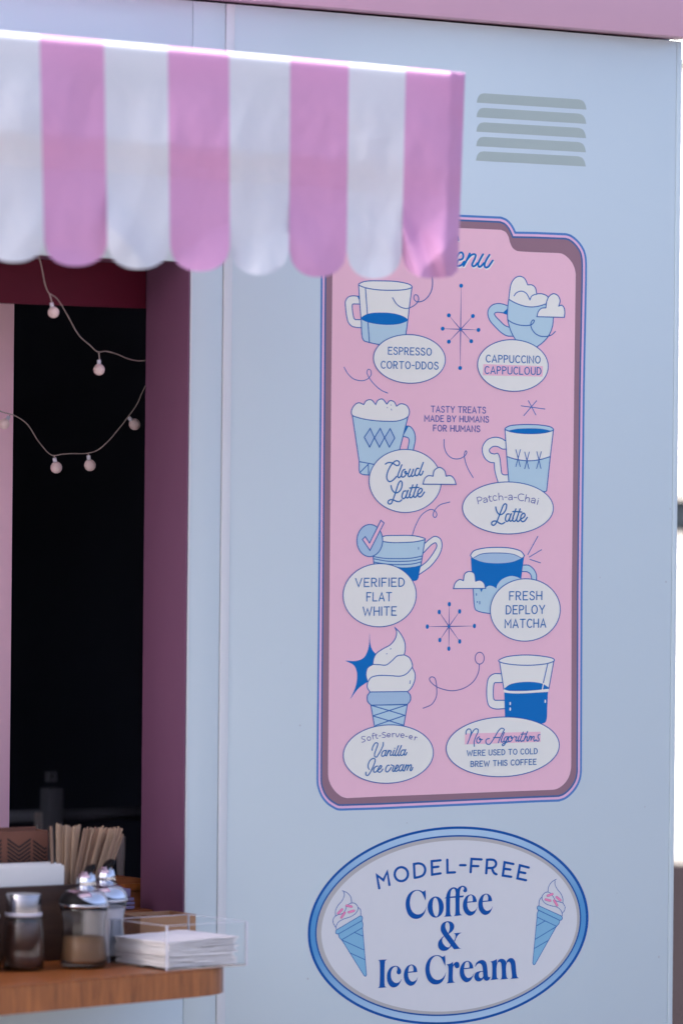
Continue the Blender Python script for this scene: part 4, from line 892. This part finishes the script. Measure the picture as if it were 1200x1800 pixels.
# sugar dispensers
def dispenser(px, py, fill, fm, label):
    c = stand(px, py); T = thing('sugar_dispenser', label, 'sugar dispenser', c, 'chrome topped sugar dispensers'); c = Vector(c)
    k = .0345; H = .0905
    prof = [(0, .002), (k*.9, .002), (k*1.0, .006), (k*1.01, .014), (k*.96, .034), (k*.90, .055), (k*.92, .070), (k*1.0, .084), (k*1.04, H)]
    inn = [(k*1.0, H), (k*.96, .083), (k*.885, .070), (k*.865, .055), (k*.925, .034), (k*.975, .014), (k*.93, .009), (0, .007)]
    obj('glass_body', lathe(prof+inn, c, 56), 'glass_frost', T, smooth=True)
    f = [(0, .008), (k*.92, .0095), (k*.965, .014), (k*.915, .034)]+([(k*.87, .046), (0, .047)] if fill < .06 else [(k*.86, .052), (k*.875, .070), (k*.93, .080), (0, .082)])
    obj('sugar', lathe(f, c, 40), fm, T, smooth=True)
    obj('collar', lathe([(k*1.0, H+.0003), (k*1.07, H+.0003), (k*1.08, H+.003), (k*1.06, H+.005), (k*1.0, H+.005)], c, 56), 'chrome', T, smooth=True)
    lid = [(k*1.05, H+.0052), (k*1.03, H+.009), (k*.95, H+.0155), (k*.80, H+.0215), (k*.6, H+.0250), (k*.36, H+.0265), (0, H+.027)]
    obj('chrome_lid', lathe(lid, c, 56), 'chrome', T, smooth=True)
    # black skirt on the left half of the lid, sweeping down
    b = bmesh.new(); rows = []
    for i in range(25):
        a0 = R(95)+R(205)*i/24; u = i/24
        zt_ = H+.0225-.0165*sstep(.50, .84, u)
        def rr(z):
            for (ra, za), (rb, zb_) in zip(lid, lid[1:]):
                if za <= z <= zb_: return ra+(rb-ra)*(z-za)/(zb_-za)+.0011
            return k*1.075
        zs = [H+.0045+(max(zt_, H+.006)-H-.0045)*j/5 for j in range(6)]
        rows.append([b.verts.new((c.x+rr(z)*math.cos(a0), c.y+rr(z)*math.sin(a0), c.z+z)) for z in zs])
    for A_, B_ in zip(rows, rows[1:]):
        for j in range(5): b.faces.new((A_[j], B_[j], B_[j+1], A_[j+1]))
    obj('black_skirt', b, 'black_plastic', T, smooth=True)
    # spout: square-ish chrome tube with a black flap
    sx = .004
    b = hexa([(c.x+dx*.0135+sx, c.y+dy*.0135, c.z+H+.021) for dx, dy in ((-1, -1), (1, -1), (1, 1), (-1, 1))]+[(c.x+dx*.0100+sx-.001, c.y+dy*.0100, c.z+H+.051) for dx, dy in ((-1, -1), (1, -1), (1, 1), (-1, 1))])
    bmesh.ops.bevel(b, geom=b.edges[:], offset=.0042, segments=3, affect='EDGES')
    obj('spout', b, 'chrome', T, smooth=True)
    b = lathe([(0, -.0015), (.0098, -.001), (.0102, .0025), (.007, .005), (0, .0055)], (0, 0, 0), 20)
    bmesh.ops.rotate(b, cent=(0, 0, 0), matrix=Matrix.Rotation(R(-38), 3, 'Y'), verts=b.verts[:]); bmesh.ops.translate(b, vec=(c.x+sx+.006, c.y, c.z+H+.0535), verts=b.verts[:])
    obj('flap', b, 'black_plastic', T, smooth=True)
    return T
dispenser(147, 1701, .045, 'brown_sugar', 'front sugar dispenser half full of brown sugar, beside the cocoa shaker')
dispenser(181, 1690, .08, 'white_sugar', 'rear sugar dispenser full of white sugar, touching the napkin tray')

# wooden organiser box behind the shakers
OY = -.098
zt_l = W(60, 1558, -OY).z; xo1 = W(207, 1550, -OY).x; xo0 = -1.05
ORG = thing('organiser_box', 'dark wooden organiser box behind the shakers, holding napkins and stirrers', 'box', (xo1-.2, OY, ZC))
def ob(name, x0, x1, y0, y1, z0, z1, m='wood_dark', bev=.001): return auto(obj(name, boxbm(x0, x1, y0, y1, z0, z1, bev), m, ORG, origin=(x0, y0, z0)))
ob('front_board', xo0, xo1, OY, OY+.009, ZC+.0005, zt_l)
ob('rear_board', xo0, xo1, OY+.105, OY+.114, ZC+.0005, zt_l)
ob('end_board', xo1-.009, xo1, OY+.0092, OY+.1048, ZC+.0005, zt_l-.001); ob('end_board', xo0, xo0+.009, OY+.0092, OY+.1048, ZC+.0005, zt_l-.001)
ob('bottom_board', xo0+.0092, xo1-.0092, OY+.0092, OY+.1048, ZC+.0005, ZC+.008)
xd = W(108, 1545, -OY-.03).x
ob('divider', xd-.004, xd+.001, OY+.0092, OY+.1048, ZC+.0082, zt_l-.004)
# napkins standing in the organiser
zn = [W(50, 1523-i*.7, -OY-.015-.005*i).z for i in range(9)]
for i in range(9):
    y0 = OY+.012+.0052*i; xr = xd-.0055-.002*math.sin(i*2.3)*.9
    b = boxbm(xr-.30, xr, y0, y0+.0049, ZC+.009, zn[i]+.002*math.sin(i*1.9), .0012)
    tag(auto(obj('paper_napkin', b, 'paper', origin=(xr, y0, ZC+.009))), ['foremost white paper napkin standing upright in the organiser box', 'folded white paper napkin standing behind the foremost one in the organiser box', 'rearmost white paper napkin standing upright in the organiser box, touching the chevron carton'][0 if i == 0 else (2 if i == 8 else 1)], 'napkin', 'upright napkins in the organiser box')
# cardboard carton with chevrons
cy_ = OY+.07
cxr = W(85, 1490, -cy_).x; czt = W(40, 1461, -cy_).z
CA = thing('chevron_carton', 'brown cardboard carton with dark chevron print behind the white napkins', 'carton', (cxr-.1, cy_, ZC+.0085))
auto(obj('front_panel', boxbm(cxr-.30, cxr, cy_, cy_+.003, ZC+.009, czt, .0006), 'kraft', CA)); auto(obj('side_panel', boxbm(cxr-.003, cxr, cy_+.0032, cy_+.032, ZC+.009, czt, .0006), 'kraft', CA)); auto(obj('rear_panel', boxbm(cxr-.30, cxr-.0032, cy_+.0292, cy_+.032, ZC+.009, czt+.004, .0006), 'kraft', CA))
b = bmesh.new()
fz = Fr(0, 1420, 5)
def chev(cx, w, y0, n, dy, th, xmax=None, xmin=None):
    for i in range(n):
        y = y0+dy*i
        for sg in (-1, 1):
            pts = [(cx, y), (cx+sg*w, y-w*.72), (cx+sg*w, y-w*.72+th), (cx, y+th)]
            if xmax and sg > 0 and cx+w > xmax: 
                ww = xmax-cx; pts = [(cx, y), (cx+ww, y-ww*.72), (cx+ww, y-ww*.72+th), (cx, y+th)]
            q = fz(pts); b.faces.new([b.verts.new(W(p[0], p[1], -cy_+.0004)) for p in q])
chev(170, 102, 340, 6, 36, 18); chev(395, 102, 354, 6, 36, 18, xmax=414); chev(-75, 92, 340, 6, 36, 18)
bmesh.ops.recalc_face_normals(b, faces=b.faces[:]); bmesh.ops.reverse_faces(b, faces=[f for f in b.faces if f.normal.y > 0]); obj('chevron_print', b, 'kraft_dark', CA)
# wooden stirrers: one mesh per look, copied
def stir_mesh(nm, m):
    L = .16; wd = .0052; b = bmesh.new(); pr = [(-wd/2, 0), (wd/2, 0), (wd/2, L-.002), (wd*.3, L), (-wd*.3, L), (-wd/2, L-.002)]
    lo = [b.verts.new((x, -.0007, z)) for x, z in pr]; hi = [b.verts.new((x, .0007, z)) for x, z in pr]
    b.faces.new(lo); b.faces.new(hi[::-1])
    for i in range(6): b.faces.new((lo[i], hi[i], hi[(i+1) % 6], lo[(i+1) % 6]))
    bmesh.ops.recalc_face_normals(b, faces=b.faces[:]); me = bpy.data.meshes.new(nm); b.to_mesh(me); b.free(); me.materials.append(MATS[m]); return me
sm = [stir_mesh('stirrer', 'birch'), stir_mesh('stirrer_dark', 'birch_dark')]
rs = random.Random(3)
def stirrer(xt, yt, xb, hh, yaw, mi, group, label):
    top = W(xt, yt, hh); bot = W(xb, 1600, hh)
    d = (top-bot).normalized(); o = bpy.data.objects.new('wooden_stirrer', sm[mi]); COL.objects.link(o)
    q = Vector((0, 0, 1)).rotation_difference(d).to_matrix().to_4x4() @ Matrix.Rotation(yaw, 4, 'Z')
    o.matrix_world = Matrix.Translation(top-d*.16) @ q
    tag(o, label, 'stirrer', group)
la = 'pale wooden stirrer in the upright bunch beside the chevron carton'; lb = 'wooden stirrer within the bunch leaning to the right behind the sugar dispensers'
left = [(90, 1452, 96), (101, 1447, 103), (106, 1449, 107), (112, 1451, 111), (117, 1450, 115), (121, 1451, 118), (125, 1454, 121), (130, 1452, 124), (135, 1451, 127), (140, 1449, 122)]
for i, (xt, yt, xb) in enumerate(left):
    stirrer(xt, yt, xb, -OY*-1*0+(-OY-.03-.0032*(i*3 % 10)), rs.uniform(.1, .6), 1 if i in (0,) else 0, 'upright bunch of stirrers', 'darker stirrer standing first beside the chevron carton' if i == 0 else la)
for i in range(46):
    t = i/45; xt = 148+69*t**1.02+rs.uniform(-1, 1); yt = 1454+3.5*rs.random()+(9 if i == 45 else 0)+(-3 if i % 9 == 4 else 0); xb = 122+46*t**1.1
    stirrer(xt, yt, xb, -OY-.026-.0016*(i*17 % 46), (rs.uniform(.9, 1.45) if i % 3 else rs.uniform(.2, .7)), 1 if (i*5 % 7) < 3 else 0, 'leaning bunch of stirrers', 'outermost leaning stirrer, its tip furthest to the right, by the cup tower' if i == 45 else lb)

# clear tray with napkins
nr = stand(293, 1707); rt_ = stand(433, 1697.5); lf = stand(206, 1692.5)
ux = (rt_-nr); ux.z = 0; wx = ux.length; ux.normalize(); uy = Vector((-ux.y, ux.x, 0)); wy = (lf-nr).dot(uy)
TR = thing('clear_tray', 'clear acrylic tray full of white napkins, overhanging the rounded shelf end', 'tray', nr)
def loc3(a, c, z): return nr+ux*a+uy*c+Vector((0, 0, z))
def rbox(a0, a1, c0, c1, z0, z1): return hexa([loc3(a0, c0, z0), loc3(a1, c0, z0), loc3(a1, c1, z0), loc3(a0, c1, z0), loc3(a0, c0, z1), loc3(a1, c0, z1), loc3(a1, c1, z1), loc3(a0, c1, z1)])
TZ = .0655; tk = .0022
obj('tray_base', rbox(0, wx, 0, wy, .0006, .0006+tk), 'acrylic', TR)
for nm_, q in (('tray_wall', (0, wx, 0, tk)), ('tray_wall', (0, wx, wy-tk, wy)), ('tray_wall', (0, tk, tk+.0001, wy-tk-.0001)), ('tray_wall', (wx-tk, wx, tk+.0001, wy-tk-.0001))):
    obj(nm_, rbox(*q, .003, TZ), 'acrylic', TR)
for (a, c) in ((0, 0), (wx, 0), (wx, wy), (0, wy)):
    obj('glued_corner_highlight', rbox(a-.0013, a+.0013, c-.0013, c+.0013, .0006, TZ+.0004), 'acrylic_edge_highlight', TR)  # glued corners, made paler than the walls as a painted highlight
for q_ in ((-.0003, wx+.0003, -.0003, tk+.0002), (-.0003, wx+.0003, wy-tk-.0002, wy+.0003), (-.0003, tk+.0002, tk+.0003, wy-tk-.0003), (wx-tk-.0002, wx+.0003, tk+.0003, wy-tk-.0003)):
    obj('tray_rim_highlight', rbox(*q_, TZ+.0002, TZ+.0009), 'acrylic_edge_highlight', TR)  # thin pale strips added as painted highlights along the top edges
obj('base_rim', rbox(-.0006, wx+.0006, -.0006, -.0001, .0005, .0026), 'steel', TR)
z = .0032; rn = random.Random(11)
for i in range(11):
    th = .0034; m0 = .006+rn.random()*.004; m1 = .010+rn.random()*.006; sk = (.004 if i in (3, 4) else 0)
    b = bmesh.new(); n = 10; G = [[], []]
    for side in (0, 1):
        for j in range(n+1):
            row = []
            for k in range(n+1):
                a_ = m0+(wx-m0-m1-sk)*k/n; c_ = .006+(wy-.012)*j/n
                sag = .0022*math.sin(k/n*3.1+i*.5)*(i/14)+.0012*noise.noise(Vector((k*.4, j*.4, i*.7)))
                e = .0005 if (j in (0, n) or k in (0, n)) else 0
                row.append(b.verts.new(loc3(a_, c_, z+sag+(th-e if side else e))))
            G[side].append(row)
    for j in range(n):
        for k in range(n):
            b.faces.new((G[0][j][k], G[0][j+1][k], G[0][j+1][k+1], G[0][j][k+1])); b.faces.new((G[1][j][k], G[1][j][k+1], G[1][j+1][k+1], G[1][j+1][k]))
    for k in range(n):
        b.faces.new((G[0][0][k], G[0][0][k+1], G[1][0][k+1], G[1][0][k])); b.faces.new((G[0][n][k], G[1][n][k], G[1][n][k+1], G[0][n][k+1]))
        b.faces.new((G[0][k][0], G[1][k][0], G[1][k+1][0], G[0][k+1][0])); b.faces.new((G[0][k][n], G[0][k+1][n], G[1][k+1][n], G[1][k][n]))
    bmesh.ops.recalc_face_normals(b, faces=b.faces[:])
    tag(auto(obj('paper_napkin', b, 'paper_warm', origin=loc3(wx/2, wy/2, z)), 60), 'topmost white napkin of the pile in the clear tray' if i == 10 else ('lowest white napkin of the pile in the clear tray' if i == 0 else 'folded white napkin within the pile in the clear tray, neither topmost nor lowest'), 'napkin', 'napkins piled in the clear tray')
    z += th+.00008+(.0007 if i in (3, 7) else 0)
# open wooden box behind the tray
by0 = -.078; byb = -.006
bx0 = W(247, 1620, -by0).x; bx1 = W(345, 1610, -by0).x; bz = W(300, 1609, -by0).z
WB = thing('wooden_box', 'small open plywood box between the clear tray and the blue wall', 'box', (bx0, by0, ZC))
def wb(name, x0, x1, y0, y1, z0, z1): auto(obj(name, boxbm(x0, x1, y0, y1, z0, z1, .0006), 'wood_box', WB, origin=(x0, y0, z0)))
wb('box_side', bx0, bx1, by0, by0+.004, ZC+.0006, bz); wb('box_side', bx0, bx1, byb-.004, byb, ZC+.0006, bz)
wb('box_end', bx0, bx0+.004, by0+.0041, byb-.0041, ZC+.0006, bz); wb('box_end', bx1-.004, bx1, by0+.0041, byb-.0041, ZC+.0006, bz)
wb('box_floor', bx0+.0041, bx1-.0041, by0+.0041, byb-.0041, ZC+.0006, ZC+.004); wb('divider', (bx0*.55+bx1*.45), (bx0*.55+bx1*.45)+.003, by0+.0042, byb-.0042, ZC+.0042, bz-.004)
# violet cards and the orange wooden block further in
for i, (xa, xb, ya, yb) in enumerate([(206, 237, 1592, 1599), (206, 237, 1585, 1591.4), (206, 236, 1578, 1584.4), (207, 230, 1562, 1577.4)]):
    p0 = W(xa, yb, -.075); p1 = W(xb, ya, -.075)
    tag(auto(obj('violet_card', boxbm(p0.x, p1.x, .075, .105, p0.z, p1.z, .0006), 'card_violet', origin=(p0.x, .075, p0.z))), 'violet card block, '+['lowest of the pile', 'second from the bottom of the pile', 'third from the bottom of the pile', 'narrow one on top of the pile'][i]+' by the window jamb', 'card', 'pile of violet cards')
p0 = W(180, 1600, -.065)
cb = auto(obj('card_stand', boxbm(W(195, 1600, -.07).x, XJ-.012, .07, .108, ZC+.0005, W(220, 1600, -.08).z, .001), 'wood_orange', origin=(-.4, .07, ZC))); tag(cb, 'low brown wooden block under the violet cards', 'block')
xx0 = W(150, 1560, -.14).x; xx1 = W(262, 1560, -.14).x
q = [W(150, 1536, -.14).z, W(262, 1545, -.14).z]
b = bmesh.new(); hexa([(xx0, .14, ZC+.0005), (xx1, .14, ZC+.0005), (xx1, .27, ZC+.0005), (xx0, .27, ZC+.0005), (xx0, .14, q[0]), (xx1, .14, q[1]), (xx1, .27, q[1]), (xx0, .27, q[0])], b)
bmesh.ops.bevel(b, geom=b.edges[:], offset=.0012, segments=2, affect='EDGES')
ck = thing('wooden_crate', 'orange brown wooden crate inside the window behind the violet cards', 'crate', (xx0, .14, ZC)); auto(obj('crate_body', b, 'wood_orange', ck)); 
auto(obj('crate_lip', boxbm(xx0, xx1-.001, .1365, .1398, q[1]-.017, q[1]-.006, .0008), 'wood_shelf', ck))
# pale cup sleeve tower, machine and pipe deep inside
IY = .55
pc = W(212, 1470, -IY); pb = W(212, 1600, -IY)
b = lathe([(0, 0), (.0055, 0), (.0085, pc.z-pb.z-.004), (.0075, pc.z-pb.z), (0, pc.z-pb.z)], (pb.x, pb.y, max(pb.z, ZC+.001)), 24)
tag(obj('cup_tower', b, 'cream', origin=pb, smooth=True), 'pale tapered cup tower standing inside the window behind the stirrers', 'cups')
WT = auto(obj('inner_counter', boxbm(-2.5, .5, .64, 1.6, .88, ZC-.04, .003), 'interior_black', K, origin=(0, 1, 1)))
my = 1.15
slab(-2.2, .4, 1.62, 1.65, y0=1.85, y1=2.17, m='interior_black', name='rear_shelf', bev=.001)
slab(-2.2, .4, 2.06, 2.09, y0=1.85, y1=2.17, m='interior_black', name='rear_shelf', bev=.001)
mc = thing('drinks_machine', 'dim grey drinks machine with a bracket and rail inside the dark window', 'machine', (W(97, 1500, -my).x, my, ZC-.04))
def mpx(name, x0, x1, y0, y1, d=.03, m='machine_grey', dy=0):
    a = W(x0, y1, -my-dy); c = W(x1, y0, -my-dy); auto(obj(name, boxbm(a.x, c.x, my+dy, my+dy+d, max(a.z, ZC-.039), c.z, .002), m, mc))
mpx('bracket', 84, 113, 1385, 1600, .03)
b = lathe([(.0055, -.006), (.013, -.006), (.013, .006), (.0055, .006), (.0055, -.006)], (0, 0, 0), 4); bmesh.ops.rotate(b, cent=(0, 0, 0), matrix=Matrix.Rotation(R(90), 3, 'X') @ Matrix.Rotation(R(45), 3, 'Z'), verts=b.verts[:]); p = W(95, 1366, -my); bmesh.ops.translate(b, vec=p+Vector((0, .01, 0)), verts=b.verts[:]); obj('bracket_eye', b, 'machine_grey', mc)
a_ = W(0, 1436, -my-.05); c_ = W(300, 1428, -my-.05)
obj('rail', tube([a_, c_], .012, 14), 'machine_grey', mc, smooth=True)
mpx('fitting', 66, 78, 1428, 1600, .015, 'cream', .02)

# ------------------------------------------------------------------ house with white siding, beyond the kiosk
HX = 6.0
HS = thing('siding_house', 'white clapboard house wall out of focus behind the right edge of the kiosk', 'house', (HX, 8, 0))
def ZH(y):      # height on the house wall for a photo row at x=1190
    d = ray(1190, y); k = (HX-CAM.x)/d.x; return (CAM+d*k).z
zf = ZH(1512)
auto(obj('wall', boxbm(HX+.03, HX+4, 3, 20, 0, 5.2, 0), 'ledge_grey', HS, origin=(HX, 8, 0)))
n = int((5.2-zf)/.125); sid = None
zl0, zl1 = ZH(928), ZH(893); zg0, zg1 = ZH(104), ZH(72)
for i in range(n):
    z0 = zf+i*.125; z1 = z0+.124
    if z1 > zl0 and z0 < zl1: continue
    b = bmesh.new(); v = [b.verts.new((x, y, z)) for y in (3.01, 19.99) for x, z in ((HX, z0), (HX+.028, z0), (HX+.028, z1), (HX+.016, z1))]
    for f in ((0, 1, 2, 3), (7, 6, 5, 4), (0, 4, 5, 1), (1, 5, 6, 2), (2, 6, 7, 3), (3, 7, 4, 0)): b.faces.new([v[q_] for q_ in f])
    bmesh.ops.recalc_face_normals(b, faces=b.faces[:]); obj('siding_board', b, 'siding', HS, origin=(HX, 8, z0))
obj('dark_ledge', boxbm(HX-.01, HX+.029, 3.01, 19.99, zl0, zl1), 'ledge_grey', HS, origin=(HX, 8, zl0))
obj('shadow_band', boxbm(HX-.03, HX-.002, 3.01, 19.99, zg0, zg1), 'vent_grey', HS, origin=(HX, 8, zg0))  # grey strip painting in a window shadow high on the siding
obj('base_course', boxbm(HX-.02, HX+.0295, 3.01, 19.99, .001, zf-.002), 'paving', HS, origin=(HX, 8, 0))
